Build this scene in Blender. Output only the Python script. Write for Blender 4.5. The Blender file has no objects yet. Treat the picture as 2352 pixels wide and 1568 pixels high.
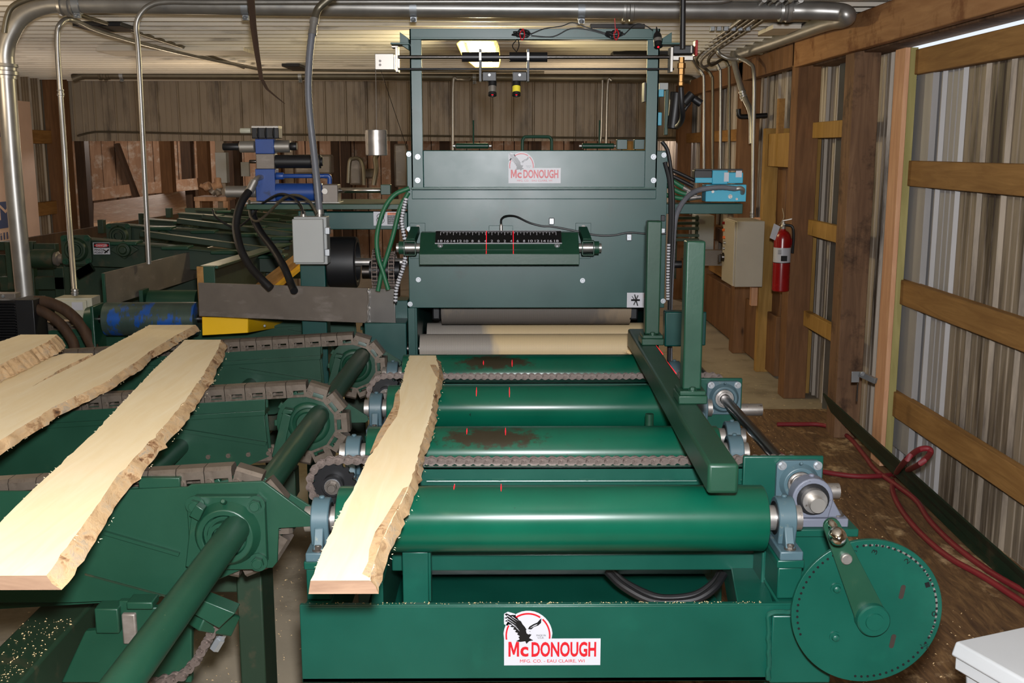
import bpy, math, random
from mathutils import Vector, Matrix, noise
random.seed(7)
S = bpy.context.scene
COL = S.collection
# ------------------------------------------------------------------ camera
F = 2450.0; H = 1.65
TH = math.atan(441/F); PS = math.atan(20*math.cos(TH)/F)
cd = bpy.data.cameras.new('camera'); cam = bpy.data.objects.new('camera', cd); COL.objects.link(cam)
cd.sensor_width = 36; cd.lens = F/2352*36; cd.clip_start = .05; cd.clip_end = 200
cam.location = (0, 0, H); cam.rotation_euler = (math.pi/2-TH, 0, -PS)
S.camera = cam
# ------------------------------------------------------------------ world, lights, exposure
w = bpy.data.worlds.new('world'); S.world = w; w.use_nodes = True
w.node_tree.nodes['Background'].inputs[0].default_value = (.86, .93, 1, 1)
w.node_tree.nodes['Background'].inputs[1].default_value = 1.0
S.view_settings.view_transform = 'Standard'; S.view_settings.look = 'None'
S.view_settings.gamma = 1; S.view_settings.use_curve_mapping = False
S.view_settings.exposure = 0
def light(kind, name, loc, energy, color, size=.1, rot=(0,0,0), sizey=None):
    l = bpy.data.lights.new(name, kind); l.energy = energy; l.color = color
    if kind == 'AREA':
        l.size = size
        if sizey: l.shape = 'RECTANGLE'; l.size_y = sizey
    elif kind in ('POINT', 'SPOT'): l.shadow_soft_size = size
    o = bpy.data.objects.new(name, l); COL.objects.link(o); o.location = loc; o.rotation_euler = rot
    return o
# the photographer's flash, just above the lens
fl = light('SPOT', 'camera_flash', (.03, .04, H+.14), 620, (.96, .97, 1), .05, (math.radians(81), 0, 0))
fl.data.spot_size = math.radians(105); fl.data.spot_blend = .6
# added point lights without fixtures: warm fill for the shed and far bay
for i, (x, y, e) in enumerate([(-1.6, .6, 22), (-2.9, 5.0, 14), (1.0, .0, 10), (-4.3, 13.4, 90), (1.5, 13.4, 40), (-2.6, 9.4, 14), (.7, 9.6, 17)]):
    light('POINT', 'warm_fill_light', (x, y, 2.0 if y < 9 or y > 10 else 1.75), e, (1, .80, .55) if y < 10 else (1, .86, .76), .15)
light('POINT', 'side_door_daylight', (-4.1, 8.4, 1.0), 24, (1, .93, .86), .3)
# ------------------------------------------------------------------ pixel -> world helpers (2352x1568 frame)
_c, _s, _cp, _sp = math.cos(TH), math.sin(TH), math.cos(PS), math.sin(PS)
def ray(px, py):
    u = (px-1176)/F; v = (784-py)/F
    fh = _c+v*_s; z = -_s+v*_c
    return Vector((_sp*fh+_cp*u, _cp*fh-_sp*u, z))
def P(px, py, y):
    d = ray(px, py); t = y/d.y; return Vector((d.x*t, y, H+d.z*t))
def PX(px, py, x):
    d = ray(px, py); t = x/d.x; return Vector((x, d.y*t, H+d.z*t))
def PZ(px, py, z):
    d = ray(px, py); t = (z-H)/d.z; return Vector((d.x*t, d.y*t, z))
# ------------------------------------------------------------------ materials
def lin(c): return tuple((x/12.92 if x <= .04045 else ((x+.055)/1.055)**2.4) for x in [v/255 for v in c])+(1,)
def newmat(name):
    m = bpy.data.materials.new(name); m.use_nodes = True; nt = m.node_tree
    b = nt.nodes['Principled BSDF']
    return m, nt, b
def N(nt, t, **k):
    n = nt.nodes.new(t)
    for a, v in k.items():
        if a in n.inputs.keys(): n.inputs[a].default_value = v
        else: setattr(n, a, v)
    return n
def mixc(nt, fac, a, b, blend='MIX'):
    n = nt.nodes.new('ShaderNodeMix'); n.data_type = 'RGBA'; n.blend_type = blend
    for sock, v in ((n.inputs[0], fac), (n.inputs[6], a), (n.inputs[7], b)):
        if hasattr(v, 'default_value') or hasattr(v, 'is_linked'): nt.links.new(v, sock)
        else: sock.default_value = v
    return n.outputs[2]
def noise_n(nt, co, scale, detail=4, rough=.55, dist=0):
    n = N(nt, 'ShaderNodeTexNoise'); n.inputs['Scale'].default_value = scale
    n.inputs['Detail'].default_value = detail; n.inputs['Roughness'].default_value = rough
    n.inputs['Distortion'].default_value = dist
    nt.links.new(co, n.inputs['Vector']); return n.outputs['Fac']
def ramp(nt, fac, stops):
    r = nt.nodes.new('ShaderNodeValToRGB'); nt.links.new(fac, r.inputs[0])
    e = r.color_ramp.elements
    while len(e) < len(stops): e.new(.5)
    for el, (p, c) in zip(e, stops):
        el.position = p; el.color = c if len(c) == 4 else tuple(c)+(1,)
    return r.outputs[0]
def coords(nt, stretch=(1,1,1), kind='Object', loc=(0,0,0)):
    t = nt.nodes.new('ShaderNodeTexCoord'); m = nt.nodes.new('ShaderNodeMapping')
    m.inputs['Scale'].default_value = stretch; m.inputs['Location'].default_value = loc
    nt.links.new(t.outputs[kind], m.inputs['Vector']); return m.outputs[0]
def bump(nt, b, fac, strength, dist=.002):
    n = nt.nodes.new('ShaderNodeBump'); n.inputs['Strength'].default_value = strength; n.inputs['Distance'].default_value = dist
    nt.links.new(fac, n.inputs['Height']); nt.links.new(n.outputs[0], b.inputs['Normal'])
def mat(name, c, rough=.45, metal=0, var=.12, vs=5, dirt=None, da=.5, dw=.1, ds=7, dst=(1,1,1), bs=0, bscale=150, spec=.5, emit=None, es=1, st=(1,1,1), dirt2=None, d2=.62, d2s=30):
    m, nt, b = newmat(name); L = lin(c)
    co = coords(nt, st)
    f = noise_n(nt, co, vs, 5)
    col = ramp(nt, f, [(.3, tuple(x*(1-var) for x in L[:3])+(1,)), (.7, tuple(min(1, x*(1+var)) for x in L[:3])+(1,))])
    if dirt:
        g = noise_n(nt, coords(nt, dst, loc=(3.1,1.7,.4)), ds, 7, .65)
        fac = ramp(nt, g, [(da, (0,0,0,1)), (min(1, da+dw), (1,1,1,1))])
        col = mixc(nt, fac, col, lin(dirt))
    if dirt2:
        g = noise_n(nt, coords(nt, (1,1,1), loc=(7.1,2.7,1.4)), d2s, 3, .5)
        fac = ramp(nt, g, [(d2, (0,0,0,1)), (min(1, d2+.02), (1,1,1,1))])
        col = mixc(nt, fac, col, lin(dirt2))
    nt.links.new(col, b.inputs['Base Color'])
    b.inputs['Roughness'].default_value = rough; b.inputs['Metallic'].default_value = metal
    b.inputs['Specular IOR Level'].default_value = spec
    rr = N(nt, 'ShaderNodeMapRange'); rr.inputs[3].default_value = rough-.06; rr.inputs[4].default_value = min(1, rough+.1)
    nt.links.new(f, rr.inputs[0]); nt.links.new(rr.outputs[0], b.inputs['Roughness'])
    if bs:
        bump(nt, b, noise_n(nt, co, bscale, 3), bs)
    if emit:
        b.inputs['Emission Color'].default_value = lin(emit); b.inputs['Emission Strength'].default_value = es
    return m
def wood(name, c1, c2, axis=1, scale=14, rough=.75, dark=None, bs=.25, knots=False, spec=.25):
    m, nt, b = newmat(name)
    st = [1,1,1]; st[axis] = .09
    co = coords(nt, tuple(st))
    f = noise_n(nt, co, scale*2.2, 6, .6, 1.2)
    col = ramp(nt, f, [(.28, lin(c1)), (.5, lin(tuple((a+b2)/2 for a, b2 in zip(c1, c2)))), (.72, lin(c2))])
    f2 = noise_n(nt, coords(nt, (1,1,1)), 2.2, 4)
    col = mixc(nt, ramp(nt, f2, [(.35, (0,0,0,1)), (.7, (.5,.5,.5,1))]), col, lin(c1))
    if dark:
        g = noise_n(nt, coords(nt, (1,1,1), loc=(5,2,9)), 5, 6, .7)
        col = mixc(nt, ramp(nt, g, [(.52, (0,0,0,1)), (.66, (.85,.85,.85,1))]), col, lin(dark))
    if knots:
        vo = N(nt, 'ShaderNodeTexVoronoi'); vo.inputs['Scale'].default_value = 2.6
        s2 = [1.6,1.6,1.6]; s2[axis] = .6
        nt.links.new(coords(nt, tuple(s2), loc=(1.3,.7,.2)), vo.inputs['Vector'])
        col = mixc(nt, ramp(nt, vo.outputs['Distance'], [(.02, (.8,.8,.8,1)), (.07, (0,0,0,1))]), col, lin(tuple(x*.45 for x in c1)))
    nt.links.new(col, b.inputs['Base Color']); b.inputs['Roughness'].default_value = rough
    b.inputs['Specular IOR Level'].default_value = spec
    bump(nt, b, f, bs, .003)
    return m
G1, G2 = (24, 104, 82), (30, 84, 62)
M = {}
M['green'] = mat('bright_green_paint', (8, 66, 54), .33, dirt=(13, 78, 63), da=.58, dw=.2, ds=5, spec=.5, bs=.05, bscale=60)
M['roller'] = mat('roller_green_paint', (6, 76, 57), .30, dirt=(30, 34, 26), da=.70, dw=.03, ds=26, dst=(1, 1.6, 1.6), spec=.6, dirt2=(20, 30, 24), d2=.735, d2s=42)
M['plate'] = mat('edger_green_paint', (2, 60, 55), .34, dirt=(14, 46, 39), da=.62, dw=.12, ds=3, spec=.5, bs=.03, bscale=260)
M['deck'] = mat('deck_green_paint', (20, 58, 42), .38, dirt=(48, 70, 50), da=.64, dw=.2, ds=9, spec=.45, bs=.08, bscale=90, dirt2=(170, 160, 120), d2=.78, d2s=160)
M['darkgreen'] = mat('old_green_paint', (22, 44, 28), .5, dirt=(58, 54, 38), da=.56, dw=.15, ds=11)
M['blue_paint'] = mat('bearing_blue_grey', (66, 88, 96), .38, dirt=(110, 116, 104), da=.62, dw=.1, ds=40)
M['grey_cast'] = mat('grey_cast_iron', (92, 96, 108), .45, dirt=(60, 60, 60), da=.6, ds=40)
M['steel'] = mat('bright_steel', (176, 172, 168), .34, .85, vs=30, dirt=(110, 96, 84), da=.6, ds=50)
M['chrome'] = mat('polished_steel', (215, 212, 208), .1, 1)
M['shaft'] = mat('oiled_shaft_steel', (88, 84, 82), .28, 1)
M['darksteel'] = mat('mill_scale_steel', (112, 104, 96), .42, .35, vs=8, dirt=(142, 134, 128), da=.55, dw=.2, ds=6, dst=(1,1,3))
M['chain'] = mat('worn_chain_steel', (116, 104, 98), .38, .6, vs=60, dirt=(70, 60, 54), da=.55, ds=70)
M['block'] = mat('conveyor_chain_steel', (104, 94, 84), .42, .6, vs=40, dirt=(70, 58, 48), da=.52, dw=.2, ds=30)
M['bolt'] = mat('zinc_bolt', (158, 162, 166), .42, .7)
M['brownbolt'] = mat('weathered_bolt', (110, 104, 98), .4, .8)
M['conduit'] = mat('galvanised_conduit', (158, 156, 152), .36, .72, vs=10)
M['oldconduit'] = mat('dull_conduit', (108, 102, 88), .42, .7, vs=10)
M['black'] = mat('black_rubber', (18, 18, 20), .45)
M['blacksteel'] = mat('black_oxide_steel', (26, 26, 28), .38, .3)
M['greyplastic'] = mat('grey_flex_conduit', (96, 98, 104), .42)
M['boxgrey'] = mat('grey_enclosure_paint', (150, 152, 150), .45, var=.04)
M['cabinet'] = mat('beige_cabinet_paint', (168, 160, 146), .5, var=.05)
M['lightbox'] = mat('pale_enclosure_paint', (168, 166, 148), .5, var=.05)
M['alum'] = mat('machined_aluminium', (160, 156, 150), .42, .8)
M['alum2'] = mat('ground_steel_sheet', (150, 148, 146), .3, .7, dirt=(110, 106, 102), da=.5, dw=.3, ds=8)
M['brass'] = mat('brass', (128, 96, 56), .35, .9)
M['blue'] = mat('blue_hydraulic_paint', (28, 64, 130), .4, dirt=(20, 30, 50), da=.6, ds=12)
M['cyan'] = mat('light_blue_anodised', (56, 150, 176), .35, var=.05)
M['red'] = mat('red_enamel', (132, 10, 14), .25, var=.05)
M['redhose'] = mat('red_rubber_hose', (120, 28, 36), .55)
M['greenhose'] = mat('green_rubber_hose', (30, 92, 60), .45)
M['white'] = mat('white_print', (176, 176, 182), .4, var=.02)
M['whitepl'] = mat('pale_plastic', (170, 172, 174), .4, var=.03, dirt=(214, 190, 160), da=.72, ds=60)
M['blackpr'] = mat('black_print', (14, 14, 16), .35, var=.02)
M['redpr'] = mat('red_print', (176, 16, 30), .4, var=.02)
M['bluepr'] = mat('blue_print', (50, 66, 110), .6, var=.05)
M['yellow'] = mat('safety_yellow', (226, 176, 10), .4, var=.05, dirt=(150, 112, 20), da=.68, ds=12)
M['yellowpr'] = mat('yellow_label', (222, 206, 60), .4, var=.03)
M['orangepr'] = mat('orange_label', (206, 96, 30), .45, var=.03)
M['laser'] = mat('red_laser_light', (255, 20, 40), .5, emit=(255, 24, 44), es=1.4)  # glow of the laser lenses and of laser lines painted on surfaces
M['lamp'] = mat('lamp_glass', (255, 244, 200), .5, emit=(255, 238, 190), es=9)
M['lampframe'] = mat('cream_lamp_housing', (206, 184, 110), .5, emit=(230, 190, 90), es=.25)
M['tin'] = mat('grey_white_roof_sheet', (214, 206, 192), .62, .0, vs=2, st=(.3, 3, 1), dirt=(120, 112, 102), da=.56, dw=.2, ds=3, dst=(.5, 6, 1))
M['tinback'] = mat('dirty_wall_sheet', (150, 136, 118), .5, .1, vs=2, dirt=(76, 66, 58), da=.50, dw=.25, ds=2.6, dst=(2.2, 1, .5))
M['tinright'] = mat('right_wall_sheet', (168, 156, 142), .5, .15, vs=3, st=(1, 5, .4), dirt=(70, 58, 46), da=.54, dw=.12, ds=2.2, dst=(1, 2.6, .25))
M['tinclean'] = mat('clean_wall_sheet', (160, 157, 156), .5, .1, vs=3, st=(1, 5, .4))
M['tindirty'] = mat('stained_wall_sheet', (146, 132, 114), .55, .1, vs=3, st=(1, 5, .4), dirt=(56, 44, 34), da=.46, dw=.16, ds=2.2, dst=(1, 3.4, .25))
M['slotdark'] = mat('dark_gap_brown', (36, 25, 17), .8)
M['galv'] = mat('galvanised_flashing', (120, 128, 136), .35, .8)
M['girt'] = wood('pine_girt', (128, 92, 50), (166, 126, 74), 1, 12, knots=True)
M['header'] = wood('header_pine', (142, 100, 64), (180, 138, 94), 1, 9, knots=True, dark=(110, 66, 34))
M['post'] = wood('treated_post', (96, 70, 52), (142, 110, 82), 2, 10, dark=(60, 44, 34), knots=True)
M['postb'] = wood('brown_post', (98, 68, 44), (136, 98, 66), 2, 10, knots=True)
M['pinkpine'] = wood('pink_pine', (190, 140, 106), (222, 176, 138), 2, 10, knots=True)
M['greenpine'] = wood('green_treated_edge', (140, 132, 80), (176, 164, 110), 2, 8)
M['yellowwood'] = wood('yellow_pine', (140, 106, 52), (182, 144, 82), 2, 10, knots=True)
M['oldboard'] = wood('weathered_boards', (136, 104, 80), (184, 148, 120), 2, 6, dark=(190, 176, 160))
M['darkbeam'] = wood('dark_beam', (48, 34, 24), (78, 56, 38), 2, 8)
M['fresh'] = wood('fresh_sawn_wood', (242, 220, 176), (250, 234, 200), 1, 12, .7, bs=.15)
M['endgrain'] = wood('end_grain', (118, 92, 74), (156, 128, 104), 0, 16, .8)
def barkmat():
    m, nt, b = newmat('rough_bark_edge'); co = coords(nt, (1, .6, 1.4))
    f = noise_n(nt, co, 30, 6, .7, .6)
    col = ramp(nt, f, [(.30, lin((52, 34, 22))), (.40, lin((138, 96, 60))), (.50, lin((206, 172, 130))), (.62, lin((176, 160, 138))), (.75, lin((120, 96, 74)))])
    g = noise_n(nt, coords(nt, (1,1,1), loc=(2,4,6)), 7, 4)
    col = mixc(nt, ramp(nt, g, [(.4, (0,0,0,1)), (.6, (.75,.75,.75,1))]), col, lin((206, 172, 128)))
    nt.links.new(col, b.inputs['Base Color']); b.inputs['Roughness'].default_value = .85
    bump(nt, b, f, .8, .004); return m
M['bark'] = barkmat()
def plymat():
    m, nt, b = newmat('dirty_plywood'); 
    f = noise_n(nt, coords(nt, (7, 1.2, 1)), 4, 8, .7, 1.5)
    col = ramp(nt, f, [(.3, lin((64, 42, 24))), (.5, lin((102, 74, 44))), (.7, lin((136, 104, 66)))])
    g = noise_n(nt, coords(nt, (1.2, .8, 1), loc=(1,5,2)), 1.8, 9, .72)
    col = mixc(nt, ramp(nt, g, [(.56, (0,0,0,1)), (.64, (1,1,1,1))]), col, lin((196, 168, 128)))
    nt.links.new(col, b.inputs['Base Color']); b.inputs['Roughness'].default_value = .8; bump(nt, b, f, .3, .003); return m
M['ply'] = plymat()
M['concrete'] = mat('dusty_concrete', (150, 138, 118), .85, vs=3, dirt=(110, 98, 80), da=.52, dw=.2, ds=3, bs=.2, bscale=60, dirt2=(200, 180, 140), d2=.7, d2s=24)
M['sawdust'] = mat('sawdust_chips', (222, 190, 140), .9, var=.15, vs=40)
def aniso(m):
    nt = m.node_tree; b = nt.nodes['Principled BSDF']; t = nt.nodes.new('ShaderNodeTangent'); t.direction_type = 'RADIAL'; t.axis = 'X'
    nt.links.new(t.outputs[0], b.inputs['Tangent']); b.inputs['Anisotropic'].default_value = .8; b.inputs['Anisotropic Rotation'].default_value = ANR
ANR = 0.25
aniso(M['roller'])
def rustroller():
    m = M['roller'].copy(); m.name = 'worn_roller_paint'; nt = m.node_tree; b = nt.nodes['Principled BSDF']
    src = b.inputs['Base Color'].links[0].from_socket
    t = nt.nodes.new('ShaderNodeTexCoord'); sp = nt.nodes.new('ShaderNodeSeparateXYZ'); nt.links.new(t.outputs['Object'], sp.inputs[0])
    def math_(op, a, c=None):
        n = nt.nodes.new('ShaderNodeMath'); n.operation = op
        for i, v in enumerate((a, c)):
            if v is None: continue
            if isinstance(v, (int, float)): n.inputs[i].default_value = v
            else: nt.links.new(v, n.inputs[i])
        return n.outputs[0]
    dx = math_('ABSOLUTE', math_('ADD', sp.outputs[0], .135)); fx = math_('SUBTRACT', 1.0, math_('DIVIDE', dx, .20))
    dz = math_('ABSOLUTE', math_('SUBTRACT', sp.outputs[2], .842)); fz = math_('SUBTRACT', 1.0, math_('DIVIDE', dz, .030))
    g = noise_n(nt, coords(nt, (1, 1.5, 1.5)), 30, 8, .8)
    v = math_('ADD', math_('MULTIPLY', math_('MAXIMUM', fx, 0), math_('MAXIMUM', fz, 0)), math_('MULTIPLY', math_('SUBTRACT', g, .5), 1.9))
    fac = ramp(nt, v, [(.20, (0,0,0,1)), (.42, (.9,.9,.9,1))])
    nt.links.new(mixc(nt, fac, src, lin((44, 30, 20))), b.inputs['Base Color']); return m
M['roller_worn'] = rustroller()
def knurl(name, base, dust, thr):
    m, nt, b = newmat(name)
    co = coords(nt, (1,1,1), kind='UV')
    w1 = N(nt, 'ShaderNodeTexWave'); w1.inputs['Scale'].default_value = 90; w1.bands_direction = 'DIAGONAL'
    nt.links.new(co, w1.inputs['Vector'])
    w2 = N(nt, 'ShaderNodeTexWave'); w2.inputs['Scale'].default_value = 90; w2.bands_direction = 'DIAGONAL'
    nt.links.new(coords(nt, (-1,1,1), kind='UV'), w2.inputs['Vector'])
    mn = N(nt, 'ShaderNodeMath', operation='MINIMUM'); nt.links.new(w1.outputs['Fac'], mn.inputs[0]); nt.links.new(w2.outputs['Fac'], mn.inputs[1])
    g = noise_n(nt, coords(nt, (1,.4,.4)), 2.2, 5, .6)
    if thr < .45:
        tc = nt.nodes.new('ShaderNodeTexCoord'); sx = nt.nodes.new('ShaderNodeSeparateXYZ'); nt.links.new(tc.outputs['Object'], sx.inputs[0])
        ad = nt.nodes.new('ShaderNodeMath'); ad.operation = 'MULTIPLY_ADD'; nt.links.new(g, ad.inputs[0]); ad.inputs[1].default_value = .5; nt.links.new(sx.outputs[0], ad.inputs[2])
        fac = ramp(nt, ad.outputs[0], [(.0, (.08,.08,.08,1)), (.05, (1,1,1,1))])
    else: fac = ramp(nt, g, [(thr, (0,0,0,1)), (thr+.06, (1,1,1,1))])
    k = ramp(nt, mn.outputs[0], [(.1, lin(base)), (.6, lin(tuple(x*.55 for x in base)))])
    d = ramp(nt, mn.outputs[0], [(.1, lin(dust)), (.6, lin(tuple(x*.82 for x in dust)))])
    col = mixc(nt, fac, k, d)
    nt.links.new(col, b.inputs['Base Color']); b.inputs['Roughness'].default_value = .6
    bump(nt, b, mn.outputs[0], -.6, .003); return m
M['knurl1'] = knurl('knurled_feed_roll', (150, 144, 138), (206, 182, 140), .42)
M['knurl2'] = knurl('dark_knurled_feed_roll', (120, 112, 104), (150, 132, 110), .5)
M['bluewrap'] = mat('blue_painted_worn_roller', (62, 80, 74), .36, .45, spec=1.0, vs=3, st=(6, .6, .6), dirt=(20, 84, 170), da=.5, dw=.05, ds=5, dst=(2.2, 1, 1))
M['wrap'] = mat('insulation_wrap', (206, 176, 158), .6, var=.05)
# ------------------------------------------------------------------ mesh builder
WL = {}
class B:
    def __init__(s): s.v = []; s.f = []; s.uv = None
    def add(s, vs, fs, m=None):
        o = len(s.v)
        s.v += [tuple(m @ Vector(p)) if m else tuple(p) for p in vs]
        s.f += [tuple(i+o for i in f) for f in fs]; return s
    def bx(s, x0, x1, y0, y1, z0, z1, m=None):
        if x0 > x1: x0, x1 = x1, x0
        if y0 > y1: y0, y1 = y1, y0
        if z0 > z1: z0, z1 = z1, z0
        return s.add([(x0,y0,z0),(x1,y0,z0),(x1,y1,z0),(x0,y1,z0),(x0,y0,z1),(x1,y0,z1),(x1,y1,z1),(x0,y1,z1)],
                     [(0,3,2,1),(4,5,6,7),(0,1,5,4),(1,2,6,5),(2,3,7,6),(3,0,4,7)], m)
    def box(s, c, d, m=None):
        return s.bx(c[0]-d[0]/2, c[0]+d[0]/2, c[1]-d[1]/2, c[1]+d[1]/2, c[2]-d[2]/2, c[2]+d[2]/2, m)
    def beam(s, p0, p1, wd, ht, up=(0,0,1)):
        p0, p1 = Vector(p0), Vector(p1); t = (p1-p0).normalized(); a = t.cross(Vector(up)).normalized(); u = a.cross(t)
        vs = [p+a*i*wd/2+u*j*ht/2 for p in (p0, p1) for i, j in ((-1,-1),(1,-1),(1,1),(-1,1))]
        return s.add(vs, [(0,1,2,3),(7,6,5,4),(0,4,5,1),(1,5,6,2),(2,6,7,3),(3,7,4,0)])
    def cyl(s, p0, p1, r, r1=None, n=20, cap=True):
        p0, p1 = Vector(p0), Vector(p1); r1 = r if r1 is None else r1
        t = (p1-p0).normalized(); a = t.orthogonal().normalized(); b = t.cross(a)
        vs = []
        for p, q in ((p0, r), (p1, r1)):
            vs += [p+(a*math.cos(2*math.pi*i/n)+b*math.sin(2*math.pi*i/n))*q for i in range(n)]
        fs = [(i, (i+1)%n, n+(i+1)%n, n+i) for i in range(n)]
        if cap: fs += [tuple(range(n))[::-1], tuple(range(n, 2*n))]
        return s.add(vs, fs)
    def lathe(s, prof, o, ax, n=24):      # prof: (distance along axis, radius)
        o = Vector(o); t = Vector(ax).normalized(); a = t.orthogonal().normalized(); b = t.cross(a)
        vs = []; k = len(prof)
        for (h, r) in prof:
            vs += [o+t*h+(a*math.cos(2*math.pi*i/n)+b*math.sin(2*math.pi*i/n))*max(r, 1e-4) for i in range(n)]
        fs = [(j*n+i, j*n+(i+1)%n, (j+1)*n+(i+1)%n, (j+1)*n+i) for j in range(k-1) for i in range(n)]
        fs += [tuple(range(n))[::-1], tuple(range((k-1)*n, k*n))]
        return s.add(vs, fs)
    def tube(s, pts, r, n=8, sm=5, rib=0):
        pts = [Vector(p) for p in pts]
        if sm and len(pts) > 2:
            q = []; e = [pts[0]*2-pts[1]]+pts+[pts[-1]*2-pts[-2]]
            for i in range(1, len(e)-2):
                for k in range(sm):
                    t = k/sm; p0, p1, p2, p3 = e[i-1:i+3]
                    q.append(.5*((2*p1)+(p2-p0)*t+(2*p0-5*p1+4*p2-p3)*t*t+(3*p1-p0-3*p2+p3)*t**3))
            pts = q+[pts[-1]]
        if rib:
            q = [pts[0]]
            for a, b in zip(pts, pts[1:]):
                m = max(1, int((b-a).length/rib))
                q += [a.lerp(b, (k+1)/m) for k in range(m)]
            pts = q
        vs = []; a = None
        for i, p in enumerate(pts):
            t = (pts[min(i+1, len(pts)-1)]-pts[max(i-1, 0)]).normalized()
            if a is None: a = t.orthogonal().normalized()
            a = (a-t*a.dot(t)).normalized(); b = t.cross(a)
            rr = r*(1+.08*(i%2)) if rib else r
            vs += [p+(a*math.cos(2*math.pi*k/n)+b*math.sin(2*math.pi*k/n))*rr for k in range(n)]
        k = len(pts)
        fs = [(j*n+i, j*n+(i+1)%n, (j+1)*n+(i+1)%n, (j+1)*n+i) for j in range(k-1) for i in range(n)]
        fs += [tuple(range(n))[::-1], tuple(range((k-1)*n, k*n))]
        return s.add(vs, fs)
    def prism(s, poly, ax, a, b):
        n = len(poly)
        def T(p, q): return {'y': (p[0], q, p[1]), 'x': (q, p[0], p[1]), 'z': (p[0], p[1], q)}[ax]
        return s.add([T(p, a) for p in poly]+[T(p, b) for p in poly],
                     [tuple(range(n)), tuple(range(2*n-1, n-1, -1))]+[(i, i+n, (i+1)%n+n, (i+1)%n) for i in range(n)])
    def mesh(s, name, off=Vector((0,0,0)), ang=32):
        me = bpy.data.meshes.new(name)
        me.from_pydata([tuple(Vector(p)-off) for p in s.v], [], s.f); me.validate(); 
        import bmesh
        bm = bmesh.new(); bm.from_mesh(me); bmesh.ops.recalc_face_normals(bm, faces=bm.faces); bm.to_mesh(me); bm.free()
        me.shade_smooth(); me.set_sharp_from_angle(angle=math.radians(ang)); me.update(); return me
    def obj(s, name, m, par=None, bev=0, label=None, cat=None, group=None, kind=None, origin=None, ang=32, seg=2):
        if par is not None: off = WL[par.name]
        elif origin is not None: off = Vector(origin)
        else:
            xs, ys, zs = zip(*s.v); off = Vector(((min(xs)+max(xs))/2, (min(ys)+max(ys))/2, min(zs)))
        me = s.mesh(name, off, ang)
        me.materials.append(M[m] if isinstance(m, str) else m)
        o = bpy.data.objects.new(name, me); COL.objects.link(o)
        WL[o.name] = off
        if par is not None: o.parent = par
        else: o.location = off
        if bev:
            md = o.modifiers.new('bevel', 'BEVEL'); md.width = bev; md.segments = seg; md.limit_method = 'ANGLE'; md.angle_limit = math.radians(40)
        tag(o, label, cat, group, kind); return o
def tag(o, label=None, cat=None, group=None, kind=None):
    if label: o['label'] = label
    if cat: o['category'] = cat
    if group: o['group'] = group
    if kind: o['kind'] = kind
    return o
def thing(name, label, cat, loc, group=None, kind=None):
    o = bpy.data.objects.new(name, None); COL.objects.link(o); o.location = loc; o.empty_display_size = .05
    WL[o.name] = Vector(loc); return tag(o, label, cat, group, kind)
def inst(me, name, par, mw, label=None):
    o = bpy.data.objects.new(name, me); COL.objects.link(o)
    if par is not None:
        o.parent = par; o.matrix_local = Matrix.Translation(-WL[par.name]) @ mw; WL[o.name] = WL[par.name]
    else: o.matrix_world = mw
    if label: o['label'] = label
    return o
def pivot(name, par):                       # an empty part holding sub-parts
    o = bpy.data.objects.new(name, None); COL.objects.link(o); o.parent = par; WL[o.name] = WL[par.name]; o.empty_display_size = .03
    return o
def T(*p): return Matrix.Translation(Vector(p))
def RX(d): return Matrix.Rotation(math.radians(d), 4, 'X')
def RY(d): return Matrix.Rotation(math.radians(d), 4, 'Y')
def RZ(d): return Matrix.Rotation(math.radians(d), 4, 'Z')
def setmat(me, m): me.materials.append(M[m]); return me
# shared small meshes: hex bolt looking along -Y (towards the viewer), dome bolt
def hexbolt(r, h, m):
    b = B().cyl((0,0,0), (0,-h*.35,0), r*1.45, n=16).cyl((0,-h*.35,0), (0,-h*1.2,0), r, n=6).cyl((0,-h*1.2,0), (0,-h*1.35,0), r*.8, r*.7, n=12)
    return setmat(b.mesh('bolt'), m)
BOLT = hexbolt(.008, .007, 'bolt'); BOLTG = hexbolt(.009, .008, 'deck'); BOLTB = hexbolt(.0095, .010, 'brownbolt')
def bolt(par, p, me=None, rot=None, s=1):
    return inst(me or BOLT, 'bolt', par, T(*p) @ (rot or Matrix.Identity(4)) @ Matrix.Scale(s, 4))
# text fitted into a box; frame: origin o, unit vectors u (right), v (up)
def lettering(body, o, u, v, wd, ht, m, par=None, name='lettering', th=.0006, bold=0, keep=False):
    cu = bpy.data.curves.new('t', 'FONT'); cu.body = body; cu.size = 1; cu.resolution_u = 3; cu.offset = bold
    ob = bpy.data.objects.new('t', cu); COL.objects.link(ob)
    dg = bpy.context.evaluated_depsgraph_get(); me0 = bpy.data.meshes.new_from_object(ob.evaluated_get(dg))
    bpy.data.objects.remove(ob)
    if not len(me0.vertices): return None
    xs = [p.co.x for p in me0.vertices]; ys = [p.co.y for p in me0.vertices]
    x0, x1, y0, y1 = min(xs), max(xs), min(ys), max(ys)
    sx = wd/(x1-x0) if x1 > x0 else 1; sy = ht/(y1-y0)
    if keep: sx = min(sx, sy)
    b = B(); u = Vector(u).normalized(); v = Vector(v).normalized(); nrm = u.cross(v)
    b.add([Vector(o)+u*((p.co.x-x0)*sx)+v*((p.co.y-y0)*sy)+nrm*th for p in me0.vertices], [tuple(p.vertices) for p in me0.polygons])
    bpy.data.meshes.remove(me0)
    off = WL[par.name] if par is not None else None
    me = bpy.data.meshes.new(name); me.from_pydata([tuple(Vector(p)-off) for p in b.v], [], b.f); me.materials.append(M[m])
    ob = bpy.data.objects.new(name, me); COL.objects.link(ob); ob.parent = par; WL[ob.name] = off
    return ob
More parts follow.
